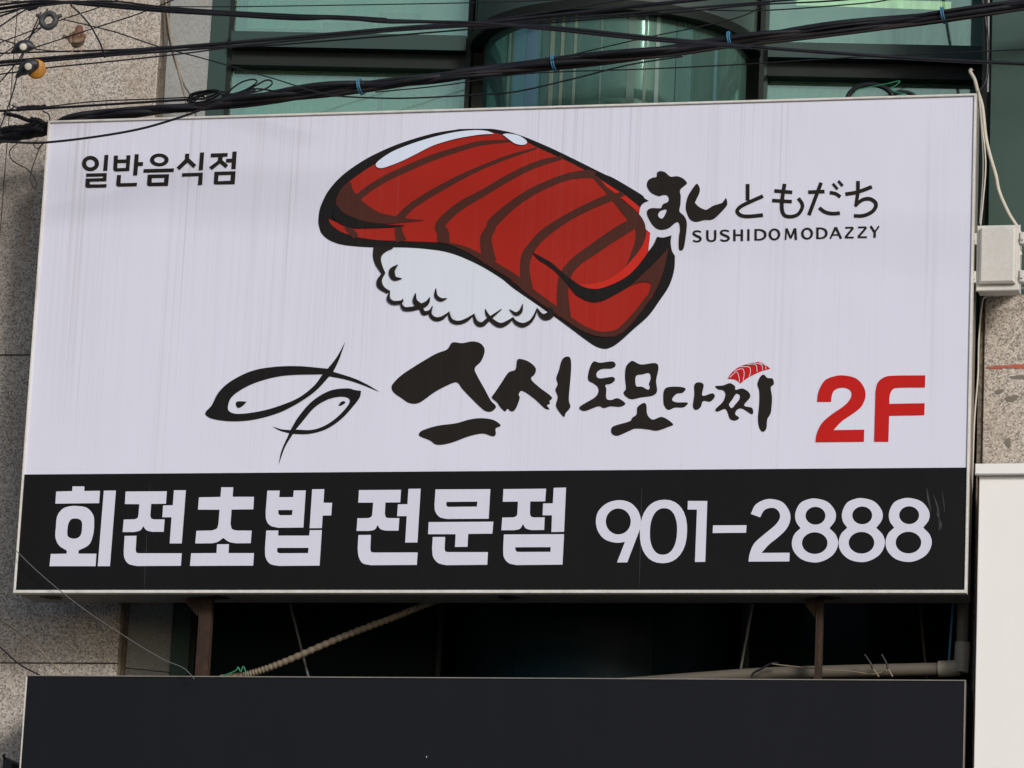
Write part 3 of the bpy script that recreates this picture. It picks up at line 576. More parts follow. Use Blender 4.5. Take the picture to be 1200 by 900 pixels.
letter((cc(ra, (643, 96, 1), (933, 94, 1), (927, 182, 1), (823, 183, 1), (817, 262, 1), (824, 285), (845, 292, 1), (918, 292, 1), (911, 379, 1), (828, 379, 1), (790, 368), (768, 340, 1), (745, 370), (700, 381, 1), (622, 381, 1), (630, 293, 1), (708, 291, 1), (728, 280), (734, 255, 1), (740, 185, 1), (638, 184, 1)),),
       (cp_(ra, (983, 87), (1067, 87), (1038, 461), (953, 461), (966, 277), (901, 277), (907, 194), (975, 192)),),
       (cc(ra, (636, 408, 1), (720, 407, 1), (714, 505, 1), (720, 525), (738, 530, 1), (1038, 530, 1), (1032, 618, 1), (725, 620, 1), (665, 605), (635, 565), (630, 515, 1)),))
letter((cc(rb, (296, 66, 1), (380, 66, 1), (376, 133, 1), (526, 133, 1), (521, 221, 1), (368, 223, 1), (361, 325, 1), (372, 360), (405, 370, 1), (510, 371, 1), (503, 459, 1), (400, 460, 1), (350, 450), (310, 422, 1), (270, 450), (230, 460, 1), (113, 461, 1), (121, 372, 1), (232, 370, 1), (265, 355), (276, 322, 1), (284, 224, 1), (132, 223, 1), (139, 137, 1), (290, 134, 1)),),
       (cp_(rb, (266, 467), (350, 466), (347, 529), (526, 529), (520, 617), (76, 619), (84, 530), (262, 529)),))
letter((cc(rb, (620, 90, 1), (707, 89, 1), (703, 136, 1), (801, 135, 1), (806, 89, 1), (890, 88, 1), (873, 349, 1), (695, 351, 1), (640, 335), (612, 295), (608, 240, 1)), cc(rb, (697, 226, 1), (797, 226, 1), (793, 262, 1), (710, 263, 1), (698, 252))),
       (cp_(rb, (935, 80), (1020, 79), (1015, 175), (1075, 175), (1069, 264), (1009, 265), (1003, 353), (917, 354)),),
       (cc(rb, (612, 370, 1), (697, 370, 1), (696, 406, 1), (914, 406, 1), (918, 368, 1), (1003, 367, 1), (987, 617, 1), (700, 619, 1), (640, 605), (608, 560), (603, 500, 1)), cc(rb, (690, 492, 1), (910, 492, 1), (906, 529, 1), (705, 530, 1), (690, 520))))
letter((cc(rc, (124, 86, 1), (420, 84, 1), (414, 172, 1), (310, 173, 1), (306, 252, 1), (313, 276), (332, 283, 1), (408, 283, 1), (402, 371, 1), (312, 371, 1), (275, 360), (255, 332, 1), (235, 363), (195, 373, 1), (107, 373, 1), (113, 284, 1), (190, 283, 1), (212, 272), (218, 250, 1), (224, 174, 1), (119, 174, 1)),),
       (cp_(rc, (472, 77), (558, 76), (535, 454), (449, 455), (460, 269), (392, 269), (398, 186), (465, 185)),),
       (cc(rc, (120, 402, 1), (208, 401, 1), (204, 500, 1), (210, 520), (228, 525, 1), (537, 524, 1), (531, 612, 1), (208, 614, 1), (150, 600), (122, 555), (115, 495, 1)),))
letter((cc(rc, (662, 81, 1), (1048, 79, 1), (1036, 287, 1), (742, 289, 1), (690, 275), (660, 235), (655, 188, 1)), cc(rc, (739, 169, 1), (957, 167, 1), (953, 202, 1), (750, 204, 1), (739, 194))),
       (cp_(rc, (614, 311), (1069, 308), (1062, 392), (892, 394), (887, 485), (799, 486), (804, 396), (610, 396)),),
       (cc(rc, (643, 416, 1), (730, 415, 1), (726, 498, 1), (732, 517), (750, 522, 1), (1031, 522, 1), (1026, 611, 1), (737, 614, 1), (680, 598), (645, 555), (638, 495, 1)),))
letter((cc(rd, (600, 79, 1), (900, 76, 1), (893, 165, 1), (788, 166, 1), (786, 248, 1), (793, 271), (812, 278, 1), (890, 278, 1), (886, 366, 1), (797, 367, 1), (757, 355), (737, 325, 1), (716, 358), (675, 368, 1), (585, 368, 1), (592, 279, 1), (670, 278, 1), (693, 266), (698, 245, 1), (702, 167, 1), (595, 168, 1)),),
       (cp_(rd, (953, 70), (1040, 68), (1026, 379), (937, 381), (941, 263), (875, 263), (879, 180), (947, 179)),),
       (cc(rd, (603, 398, 1), (1026, 396, 1), (1015, 610, 1), (692, 613, 1), (635, 598), (602, 555), (598, 488, 1)), cc(rd, (684, 488, 1), (932, 487, 1), (931, 520, 1), (700, 521, 1), (685, 510))))
def digit(*shapes): return art('digit', 'bandtext', 4, list(shapes))
digit((cc(re_, (245, 88), (315, 102), (366, 150), (388, 215), (383, 270, 1), (300, 486, 1), (235, 486, 1), (285, 355, 1), (230, 360), (160, 340), (115, 290), (100, 225), (115, 160), (170, 108)), el(re_, (243, 224), 80, 83)))
digit((el(re_, (532, 288), 151, 203, 2.25, 0.03), el(re_, (532, 288), 87, 149, 2.25, 0.03)))
digit((cp_(re_, (688, 93), (812, 93), (799, 482), (733, 483), (746, 148), (686, 148)),))
art('dash', 'bandtext', 4, [(cp_(re_, (849, 249), (1063, 248), (1060, 296), (846, 298)),)])
digit((cc(rff, (95, 155, 1), (120, 105), (165, 78), (215, 71), (275, 90), (312, 140), (317, 190), (295, 240), (250, 285), (200, 325), (155, 374, 1), (314, 373, 1), (312, 422, 1), (82, 423, 1), (90, 375), (115, 320), (170, 270), (230, 220), (258, 180), (256, 148), (235, 125), (205, 121), (170, 135), (148, 174, 1)),))
for dx, dy in ((0, 0), (263, -2), (527, -3)):
    e8 = [(460, 68), (528, 88), (570, 140), (570, 190), (538, 235, 1), (575, 275), (586, 325), (562, 380), (510, 416), (452, 428), (385, 412), (340, 370), (326, 320), (340, 270), (375, 235, 1), (350, 198), (346, 150), (370, 98), (410, 75)]
    digit((cc(rff, *[(p[0]+dx, p[1]+dy)+tuple(p[2:]) for p in e8]), el(rff, (459+dx, 165+dy), 56, 50), el(rff, (455+dx, 319+dy), 72, 61)))
for st_ in ([(1086, 572, .6), (1088, 585, 2.2), (1091, 600, .5)], [(1094, 580, .5), (1099, 596, 2.0), (1101, 618, 1.4), (1100, 622, .5)], [(1097, 600, .4), (1102, 612, 2.4), (1103, 620, .6)], [(1104, 575, .4), (1106, 590, 1.0), (1107, 600, .4)], [(172, 625, .3), (171, 650, .7), (169, 690, .3)], [(176, 566, .3), (174, 590, .6), (173, 612, .3)], [(752, 572, .3), (751, 620, .8), (749, 688, .3)]):
    art('scuff_mark', 'scuff', 2.5, [S(*st_)])
# fish emblem
rh = R(230, 390, 5)
fe = art('fish_emblem', 'ink', 3, [(cc(rh, (58, 460), (90, 425), (130, 350), (200, 285), (320, 225), (450, 200), (600, 195), (770, 210, 1), (825, 140), (874, 50, 1), (838, 155), (803, 228, 1), (920, 265), (1000, 302), (1075, 346, 1), (960, 300), (870, 272), (780, 255, 1), (700, 340), (600, 410), (480, 470), (330, 510), (200, 518), (100, 505), (56, 482)),
    cc(rh, (186, 430), (205, 380), (260, 335), (340, 295), (450, 262), (560, 247), (740, 243, 1), (690, 310), (600, 380), (480, 430), (370, 460), (250, 475), (196, 462)))])
art('fish_eye', 'ink', 3, [(cc(rh, (232, 420), (242, 402), (296, 403, 1), (272, 428), (246, 440)),)], fe)
fe2 = art('small_fish_emblem', 'ink', 3, [(cc(rh, (445, 548, 1), (500, 565), (552, 570, 1), (600, 490), (680, 400), (780, 340), (880, 325), (930, 335), (966, 340, 1), (958, 378), (920, 430), (850, 505), (760, 565), (660, 592), (567, 592, 1), (520, 670), (483, 772, 1), (500, 690), (545, 588, 1), (490, 572)),
    cc(rh, (583, 567, 1), (630, 510), (690, 440), (760, 395), (830, 375), (882, 378), (900, 398), (885, 430), (830, 490), (760, 540), (680, 568)))])
art('fish_eye', 'ink', 3, [(cc(rh, (835, 425), (848, 405), (865, 400), (873, 410), (850, 425)),)], fe2)
# brush lettering 스시도모다찌
rs1, rs2 = R(450, 390, 5), R(670, 400, 4.8)
def bl(*s): return art('letter', 'brush', 3, list(s))
bl((cc(rs1, (45, 325), (55, 295), (120, 235), (290, 130), (368, 98), (400, 57), (460, 60), (520, 50), (570, 65), (590, 105), (570, 165), (532, 208), (548, 255), (590, 330), (625, 395), (656, 430), (640, 455), (610, 462), (570, 440), (465, 335), (435, 295), (400, 295), (300, 345), (210, 408), (150, 411), (100, 380), (60, 352)),),
   (cc(rs1, (205, 593), (225, 572), (310, 545), (420, 530), (500, 508), (570, 500), (640, 510), (684, 542), (655, 560), (655, 595), (635, 606), (580, 590), (500, 605), (390, 645), (310, 655), (270, 630), (215, 608)),))
bl((cc(rs1, (780, 162), (800, 153), (850, 170), (888, 205), (885, 240), (862, 270), (905, 315), (982, 375), (970, 400), (972, 415), (955, 425), (970, 448), (940, 440), (880, 385), (812, 340), (790, 360), (795, 385), (770, 448), (745, 460), (725, 445), (710, 460), (685, 440), (660, 405), (632, 380), (650, 350), (690, 290), (730, 232), (770, 215)),),
   (cc(rs1, (1040, 165), (1060, 142), (1090, 145), (1097, 200), (1090, 300), (1083, 390), (1092, 435), (1065, 470), (1055, 492), (1025, 460), (1008, 425), (1018, 375), (1005, 335), (1018, 300), (1010, 265), (1025, 220)),))
bl((cc(rs2, (125, 113), (160, 120), (230, 113), (247, 135), (225, 152), (170, 155), (142, 175), (142, 200), (165, 208), (230, 200), (243, 218), (220, 238), (190, 245), (195, 270), (195, 320), (220, 330), (260, 320), (302, 350), (270, 368), (220, 365), (180, 375), (150, 365), (80, 390), (50, 385), (45, 368), (80, 345), (130, 315), (150, 285), (145, 255), (120, 235), (95, 220), (92, 190), (105, 140)),))
bl((cc(rs2, (345, 110), (390, 130), (470, 122), (488, 150), (475, 220), (480, 280), (455, 305), (390, 315), (335, 325), (300, 305), (292, 285), (305, 265), (300, 200), (305, 145), (325, 118)), cc(rs2, (362, 195), (400, 185), (435, 178), (445, 205), (435, 240), (440, 255), (430, 272), (395, 255), (362, 250))),
   (cc(rs2, (405, 346), (420, 360), (425, 410), (455, 440), (510, 425), (570, 465), (545, 480), (480, 502), (430, 495), (360, 490), (320, 505), (260, 530), (228, 520), (222, 495), (240, 475), (325, 450), (340, 430), (365, 410), (370, 370)),))
bl((cc(rs2, (540, 258), (600, 255), (640, 265), (625, 288), (590, 295), (565, 325), (585, 342), (652, 345), (630, 370), (580, 372), (545, 385), (520, 360), (515, 310), (520, 275)),),
   (cc(rs2, (690, 245), (715, 230), (742, 245), (735, 305), (790, 292), (805, 310), (780, 338), (740, 335), (725, 370), (700, 385), (682, 365), (690, 300)),))
bl((cc(rs2, (808, 252), (850, 248), (890, 235), (918, 252), (922, 272), (960, 265), (995, 285), (1003, 315), (970, 360), (1015, 375), (1015, 410), (960, 378), (930, 385), (920, 410), (942, 430), (920, 445), (890, 435), (875, 395), (860, 380), (820, 395), (810, 380), (850, 340), (865, 300), (852, 275), (825, 270)), cc(rs2, (885, 355), (905, 325), (925, 295), (945, 302), (943, 325), (922, 352), (900, 375))),
   (cc(rs2, (1045, 240), (1060, 200), (1080, 187), (1100, 205), (1130, 210), (1137, 240), (1120, 260), (1127, 320), (1120, 400), (1100, 440), (1095, 490), (1075, 508), (1055, 485), (1048, 430), (1055, 350), (1055, 280)),))
ss = art('small_salmon_slice', 'f2', 3, [(cc(rs2, (877, 209, 1), (905, 170), (950, 140), (1010, 122), (1065, 118), (1118, 153, 1), (1060, 170), (990, 205), (950, 236, 1), (920, 215)),)])
art('salmon_line', 'shine', 5, [S(*rs(rs2, *[(x, y, 3.2) for x, y in s])) for s in ([(888, 203), (925, 172), (940, 198), (944, 230)], [(912, 168), (958, 154), (970, 180), (964, 222)], [(948, 143), (998, 145), (1005, 172), (998, 199)], [(985, 129), (1034, 131), (1043, 172)], [(1022, 121), (1066, 131), (1074, 163)], [(1055, 119), (1088, 135), (1092, 158)])], ss)

# ------------------------------------------------------------------ blank black sign below
YD = 0.0
xl, xrr = 0.5*(at(30, 793).x+at(24, 900).x), 0.5*(at(1131.5, 795).x+at(1130, 900).x); ztd = 0.5*(at(30, 793).z+at(1130, 795).z); zbd = ztd-1.0
ds = empty('blank_signboard', (0.5*(xl+xrr), 0.14, zbd)); tag(ds, 'blank black signboard below the white sushi sign', 'signboard')
MB().box(xl+0.004, xrr-0.004, 0.006, SD, zbd+0.004, ztd-0.004).build('cabinet', 'frame2', ds)
MB().box(xl+0.007, xrr-0.007, 0.0, 0.0055, zbd+0.007, ztd-0.007).build('face_panel', 'dark', ds)
MB().box(xl, xrr, -0.004, 0.02, ztd-0.0045, ztd).build('trim_top', 'cab', ds)
MB().box(xl, xrr, -0.004, 0.02, zbd, zbd+0.006).build('trim_bottom', 'trim', ds)
for a, mt in ((xl, 'trim'), (xrr-0.005, 'cab')): MB().box(a, a+0.005, -0.004, 0.02, zbd+0.006, ztd-0.006).build('trim_side', mt, ds)

for px, py, a in ((500, 887, .4),): blob('speck', 'trim', at(px, py), a*.006, a*.009, -0.0015, ds, int(px))
# white neighbouring sign
YW = 0.02
xw = 0.5*(at(1146, 560, YW).x+at(1140.5, 895, YW).x); zw = at(1170, 545, YW).z
ws = empty('white_signboard', (xw+1.4, YW, zw-2.0)); tag(ws, 'plain white signboard edge at the lower right beside the black sign', 'signboard')
MB().box(xw+0.004, xw+2.8, YW, YW+0.16, zw-2.0, zw-0.052, 0.003).build('panel', 'whitebox', ws)
MB().box(xw-0.012, xw+2.815, YW-0.035, YW+0.16, zw-0.05, zw, 0.004).build('top_lip', 'whitebox', ws)
MB().box(xw-0.004, xw+0.003, YW+0.012, YW+0.16, zw-2.0, zw-0.052).build('panel_edge', 'rust', ws)

# ------------------------------------------------------------------ junction box
YJ = 0.02
def rect(px0, py0, px1, py1, Y):
    a = at(0.5*(px0+px1), py0, Y); b = at(0.5*(px0+px1), py1, Y); l = at(px0, 0.5*(py0+py1), Y); r = at(px1, 0.5*(py0+py1), Y)
    return l.x, r.x, b.z, a.z
x0, x1_, z0, z1 = rect(1145, 264, 1193, 338, YJ)
jb = empty('junction_box', (0.5*(x0+x1_), YJ+0.1, z0)); tag(jb, 'grey plastic junction box with latches beside the sign corner', 'electrical box')
MB().box(x0, x1_, YJ+0.03, YJ+0.13, z0, z1, 0.006).build('box_body', 'box', jb)
MB().box(x0-0.006, x1_+0.006, YJ+0.018, YJ+0.0295, z0-0.006, z1+0.006, 0.004).build('lid_rim', 'box', jb)
MB().box(x0+0.012, x1_-0.012, YJ-0.012, YJ+0.0175, z0+0.024, z1-0.010, 0.010).build('lid', 'box', jb)
for zc in (z0+0.06, z1-0.06):
    for xx in (x0-0.016, x1_+0.016):
        l = MB().box(xx-0.011, xx+0.011, YJ+0.008, YJ+0.05, zc-0.028, zc+0.028, 0.004).build('latch', 'box', jb)
        MB().box(xx-0.007, xx+0.007, YJ-0.001, YJ+0.0075, zc-0.012, zc+0.004, 0.002).build('latch_clip', 'box', l)
MB().box(x0+0.03, x1_-0.03, YJ+0.1305, YR+0.02, z0+0.06, z1-0.06).build('mount', 'box', jb)
MB().lathe(at(1194, 297, YJ+0.03), (0, 1, 0), [(0, 0.0), (0, 0.014), (0.01, 0.014), (0.01, 0.0)], 14).build('padlock_tab', 'box', jb)

# ------------------------------------------------------------------ cables
def wpath(pts, Y, k=8):
    """photo pixels (x, y[, Y]) -> smooth path in space at depth Y"""
    return spl([tuple(at(p[0], p[1], p[2] if len(p) > 2 else Y)) for p in pts], k)
def ext(path, a=True, b=True, L=4.0):
    P = [Vector(p) for p in path]
    if a:
        d = (P[0]-P[2]).normalized(); P = [P[0]+d*L+Vector((0, 0, 0.05*L)), P[0]+d*L*0.5+Vector((0, 0, 0.012*L))]+P
    if b:
        d = (P[-1]-P[-3]).normalized(); P = P+[P[-1]+d*L*0.5+Vector((0, 0, 0.012*L)), P[-1]+d*L+Vector((0, 0, 0.05*L))]
    return P
def cable(name, label, pts, Y, wpx, mat='cable', ea=False, eb=False, cat='cable', n=8, group=None):
    P = ext(wpath(pts, Y), ea, eb); o = MB().tube(P, wpx/240/2, n).build(name, mat, None, tuple(P[len(P)//2])); return tag(o, label, cat, group or (CB if name == 'utility_cable' else None))
CB = 'cables strung across the facade'
# thick lashed bundle resting over the sign's top
YB = 0.20
bpts = [(-30, 168), (0, 161), (30, 156), (56, 150), (85, 143), (133, 134), (190, 128), (253, 122), (347, 111), (427, 101), (500, 93), (560, 85), (647, 75), (753, 63), (856, 48), (960, 37), (1080, 22), (1200, 6), (1260, -3)]
bun = empty('cable_bundle', at(600, 82, YB)); tag(bun, 'thick black cable bundle with blue ties crossing just above the sign', 'cable')
base = ext(wpath(bpts, YB, 8)); off = [(0, 0, .022), (.0, .024, .017), (.012, -.022, .018), (-.01, .0, .016), (.015, .012, .012), (-.012, -.016, .011), (0.0, -.03, .008)]
for i, (oz, oy, r_) in enumerate(off):
    rnd = random.Random(i); ph = rnd.uniform(0, 6); amp = rnd.uniform(.002, .007)
    P = [Vector(p)+Vector((0, oy*math.cos(0.35*j+ph*0.2)-oz*math.sin(.2*j), oz*1.1+amp*math.sin(0.22*j+ph)*1.6)) for j, p in enumerate(base)]
    MB().tube(P, r_*0.86, 9).build('strand', 'cable2' if i in (3,) else 'cable', bun, tuple(P[len(P)//2]))
for px, py in ((423, 101.5), (650, 74.5), (856, 47), (1106, 18)):
    c_ = at(px, py, YB); t_ = (at(px+10, py-1.4, YB)-c_).normalized(); a_ = Vector((0, 1, 0)); b_ = t_.cross(a_); pt = []
    for i in range(18): q = 2*math.pi*i/9; pt.append(c_+t_*(i*0.0011-0.012)+a_*math.cos(q)*0.052+b_*math.sin(q)*0.039)
    pt += [pt[-1]+Vector((0.004, -0.02, 0.02)), pt[-1]+Vector((0.012, -0.03, 0.035))]
    MB().tube(pt, 0.0036, 6).build('wire_tie', 'tie', bun, tuple(c_))
# splice sleeves at the left end
for p0, p1, r_ in (((-20, 165), (18, 158), 7), ((14, 159), (56, 151), 8)):
    a = wpath([p0, ((p0[0]+p1[0])/2, (p0[1]+p1[1])/2), p1], YB); MB().tube(a, [r_/240*(1+0.06*math.sin(i*1.1)) for i in range(len(a))], 10).build('tape_sleeve', 'cable', bun)

CB = 'cables strung across the facade'
D = -0.30
cable('utility_cable', 'thick black cable rising from beside the bird to the top edge', [(0, 73), (60, 68), (107, 64), (213, 55), (320, 46), (400, 39), (480, 32), (560, 27), (640, 19), (740, 8), (823, -1)], D, 4.6, 'cable', True, True)
cable('utility_cable', 'black cable just under the cable the bird stands on', [(0, 77), (107, 67), (213, 59), (320, 50), (400, 42), (470, 35.5), (560, 30)], D-.03, 2.6, 'cable', True, True)
cable('utility_cable', 'thin cable rising to the bird cable from the left edge', [(0, 87), (60, 79), (130, 72), (213, 63), (290, 53), (380, 43.5), (480, 34.5), (600, 20), (724, 1)], D-.06, 1.8, 'cable', True, True)
cable('utility_cable', 'black cable running along the top then sloping down to the right edge', [(-5, 11), (50, 4), (107, 3), (187, 10), (253, 15), (347, 19.5), (453, 24), (560, 27.5), (647, 32), (753, 43), (860, 53), (960, 61), (1080, 69), (1200, 75)], -0.95, 4.0, 'cable', True, True)
cable('utility_cable', 'second black cable twisted along the top left cable', [(-5, 6), (50, 1), (107, 6), (187, 13), (253, 17), (347, 22.5), (400, 21), (453, 26), (540, 26), (640, 34), (753, 46), (880, 56)], -0.98, 3.2, 'cable', True, False)
cable('utility_cable', 'thin cable draped over the twisted top left cables', [(-5, 16), (40, 8), (120, 1), (190, 8), (260, 13), (347, 17.5), (400, 19), (453, 22)], -1.01, 2.2, 'cable', True, False)
cable('utility_cable', 'hairline cable almost level along the very top', [(120, 6), (240, 8), (400, 6), (560, 3), (680, -1)], D+.1, 1.3, 'cable', True, True)
cable('utility_cable', 'thin cable climbing from the blue tie to the top right', [(640, 72), (680, 62), (753, 45), (860, 22), (905, 1)], YB-.1, 1.5, 'cable', False, True)
cable('utility_cable', 'thin black cable sagging below the bundle over the middle window', [(385, 112), (430, 114.5), (480, 115), (560, 111), (607, 107), (673, 92), (737, 76), (800, 66)], YB-.07, 1.9)
cable('utility_cable', 'thin black cable crossing nearly level in front of the curved bay', [(440, 108), (520, 100), (600, 88), (660, 84), (753, 81), (860, 76), (1005, 67), (1200, 58)], YB-.12, 1.5, 'cable', False, True)
cable('utility_cable', 'black cable hugging the underside of the bundle at the right', [(700, 72), (780, 66), (856, 55), (930, 47), (1020, 36), (1100, 25), (1200, 11)], YB-.06, 3.0, 'cable2', False, True)
cable('utility_cable', 'black cable leaving the top edge above the right window', [(800, 14), (880, 6), (960, 2), (1000, -1)], D, 2.0, 'cable', True, True)
cable('utility_cable', 'pair cable meeting the top edge at the centre right', [(830, 12), (900, 12), (1010, 4), (1045, -1)], D-.05, 1.6, 'cable', False, True)
cable('utility_cable', 'thin wire slanting down from the grey ring clamp to the bundle', [(75, 23), (133, 37), (187, 55), (240, 69), (320, 92), (365, 106), (400, 113)], -0.25, 1.5)
cable('utility_cable', 'thin wire rising past the bird to the top edge', [(40, 56), (80, 43), (110, 33), (160, 17), (208, -2)], D-.2, 1.6, 'cable', False, True)
cable('utility_cable', 'thin wire from the left edge through the grey ring clamp', [(0, 50), (40, 35), (75, 22), (112, 10), (142, -2)], D-.2, 1.5, 'cable', True, True)
cable('utility_cable', 'black wire bent down from the top bundle beside the bird', [(83, 6, -0.95), (95, 17, -0.8), (107, 32, -0.6), (116, 48, -0.45), (120, 58, -0.36), (123, 68, -0.33)], D, 2.2)
cable('utility_cable', 'wire fanning from the top knot to the dark clamp', [(56, 10), (44, 30), (32, 50), (22, 70), (0, 96)], D-.1, 1.6, 'cable', False, True)
cable('utility_cable', 'wire fanning from the top knot down the left edge', [(48, 14), (30, 56), (22, 82), (14, 112), (4, 140), (0, 150)], D-.12, 1.7, 'cable', False, True)
cable('utility_cable', 'short wire from the top knot to the upper left edge', [(40, 6), (22, 16), (0, 31)], D-.1, 2.0, 'cable', False, True)
cable('utility_cable', 'wire crossing the fan just below the upper left corner', [(42, 3), (20, 12), (0, 19)], D-.14, 2.4, 'cable', False, True)
cable('utility_cable', 'thin wire from the left edge over the dark clamp', [(0, 66), (16, 55), (28, 47), (48, 33)], D-.22, 1.4, 'cable', True, False)
cable('utility_cable', 'thin wire level behind the bird feet', [(0, 46), (40, 57), (80, 60.5), (130, 59), (200, 54)], D+.06, 1.5, 'cable', True, False)
cable('utility_cable', 'black cable above the sign corner running to the coil', [(0, 130), (53, 127), (133, 122), (190, 118.5), (232, 116)], 0.05, 3.0, 'cable', True, False)
cable('utility_cable', 'thin cable above the corner cable running to the coil', [(40, 127), (110, 119), (180, 116), (240, 113)], 0.07, 1.6)
cable('utility_cable', 'black cable dipping across the white sign face at its left corner', [(-10, 165), (25, 167), (53, 167), (107, 161), (160, 152), (200, 141), (240, 127), (267, 114), (300, 106)], -0.45, 2.8, 'cable', True, False)
# coil of spare cable
co = empty('cable_coil', at(236, 112, 0.02)); tag(co, 'tangled coil of thin black cable hanging over the sign top at left', 'cable')
rnd = random.Random(4)
for i in range(6):
    cx, cy, rx, ry, ti = 243+rnd.uniform(-6, 6), 113+rnd.uniform(-3, 3), rnd.uniform(13, 22), rnd.uniform(3.5, 7), rnd.uniform(-.25, -.05)
    pts = [at(cx+rx*math.cos(a)*1.0-ry*math.sin(a)*ti*.3, cy+ry*math.sin(a)+rx*math.cos(a)*ti, 0.0+0.03*math.sin(a*1.0+i)) for a in [2*math.pi*k/28 for k in range(28)]]
    MB().tube(pts, 0.0042, 6, True, True).build('loop', 'cable', co, tuple(pts[0]))
for lp in ([(262, 112), (280, 98), (295, 93), (301, 96), (290, 104), (268, 113)], [(262, 113), (290, 105), (312, 94), (319, 98), (306, 106), (272, 113)], [(258, 116), (285, 108), (300, 104), (330, 108)], [(230, 118), (222, 112), (235, 107), (252, 108), (268, 114)]):
    pts = wpath(lp, -0.02); MB().tube(pts, 0.0042, 6).build('loose_end', 'cable', co, tuple(pts[0]))
# clump of spliced wires left of the sign corner
cl = empty('wire_splice', at(30, 135, 0.1)); tag(cl, 'frayed black wire splice left of the sign corner', 'cable')
for pts, wd in (([(5, 133), (20, 136), (30, 140), (40, 143)], 5), ([(20, 128), (35, 126), (50, 126), (54, 124)], 6), ([(36, 140), (46, 142), (52, 146)], 7), ([(0, 152), (14, 149), (30, 148), (44, 143)], 5), ([(8, 130), (16, 126), (14, 123), (20, 127)], 1.6), ([(50, 130), (57, 134), (58, 141), (54, 144)], 1.6), ([(30, 146), (40, 150), (50, 152)], 4)):
    P = wpath(pts, 0.1); MB().tube(P, [wd/480*(1+.15*math.sin(i*2.1)) for i in range(len(P))], 8).build('splice_wire', 'cable', cl, tuple(P[0]))
cable('wire_loop', 'loose thin wire loop hanging left of the sign corner', [(20, 168), (11, 178), (16, 189), (33, 199), (42, 213), (41, 221), (36, 213), (37, 200), (42, 185), (47, 172), (51, 168), (44, 174), (39, 169), (44, 164)], 0.02, 1.3, cat='wire')
# right hand wires
cable('flex_cable', 'grey cream cable snaking past the junction box', [(1139, 81), (1137, 84), (1142, 93), (1146, 108), (1151, 125), (1155, 160), (1160, 182), (1167, 206), (1171, 225), (1182, 250), (1193, 268), (1198, 283), (1212, 300)], 0.30, 4.4, 'cream', cat='cable')
cable('flex_cable', 'thin cream wire dropping behind the sign edge to the junction box', [(1147, 108), (1150, 140), (1155, 190), (1152, 235), (1149, 264)], 0.27, 1.9, 'cream', cat='cable')
cable('flex_cable', 'grey wire beside the cream wire above the junction box', [(1146, 106), (1150, 150), (1152, 200), (1148, 262)], 0.25, 1.6, 'grey', cat='cable')
cable('flex_cable', 'pale wire hanging below the junction box along the granite edge', [(1188, 341), (1170, 346), (1154, 348), (1150, 362), (1147, 400), (1146, 440), (1142, 490), (1140, 540), (1138.5, 580)], 0.28, 2.0, 'cream', cat='cable')
cable('flex_cable', 'grey cable looping under the junction box to the right', [(1140, 336), (1152, 344), (1166, 346), (1182, 341), (1204, 337), (1225, 334)], 0.20, 2.4, 'grey', cat='cable')
cable('flex_cable', 'black cable dropping from the top edge beside the green cladding', [(1150, -6), (1155, 25), (1157, 60), (1156, 90), (1150, 104), (1140, 112)], 0.33, 4.2, 'cable', True, False, cat='cable')
cable('conduit', 'thin pale conduit running up beside the green cladding', [(1157.5, 108), (1158, 60), (1158.5, -10)], 0.40, 2.6, 'grey', False, True, cat='pipe')
# black hose and green wire behind the sign's top edge
hs = empty('hose_loop', at(1025, 112, 0.24)); tag(hs, 'black hose loops poking up behind the sign top at right', 'hose')
for (cx, cy, rx, ry, r_) in ((1020, 118, 27, 19, 3.1), (1058, 117, 16, 9, 2.4)):
    pts = [at(cx-rx*math.cos(a), cy-ry*math.sin(a), 0.22) for a in [math.pi*(k/24*1.3-0.15) for k in range(25)]]
    MB().tube(pts, r_/240, 8).build('hose', 'cable', hs, tuple(pts[0]))
cable('green_wire', 'thin green wire curling behind the sign top at right', [(999, 113), (1004, 106), (1014, 103), (1040, 98), (1054, 95), (1050, 100), (1044, 104), (1050, 108), (1062, 110)], 0.17, 1.3, 'green', cat='wire')

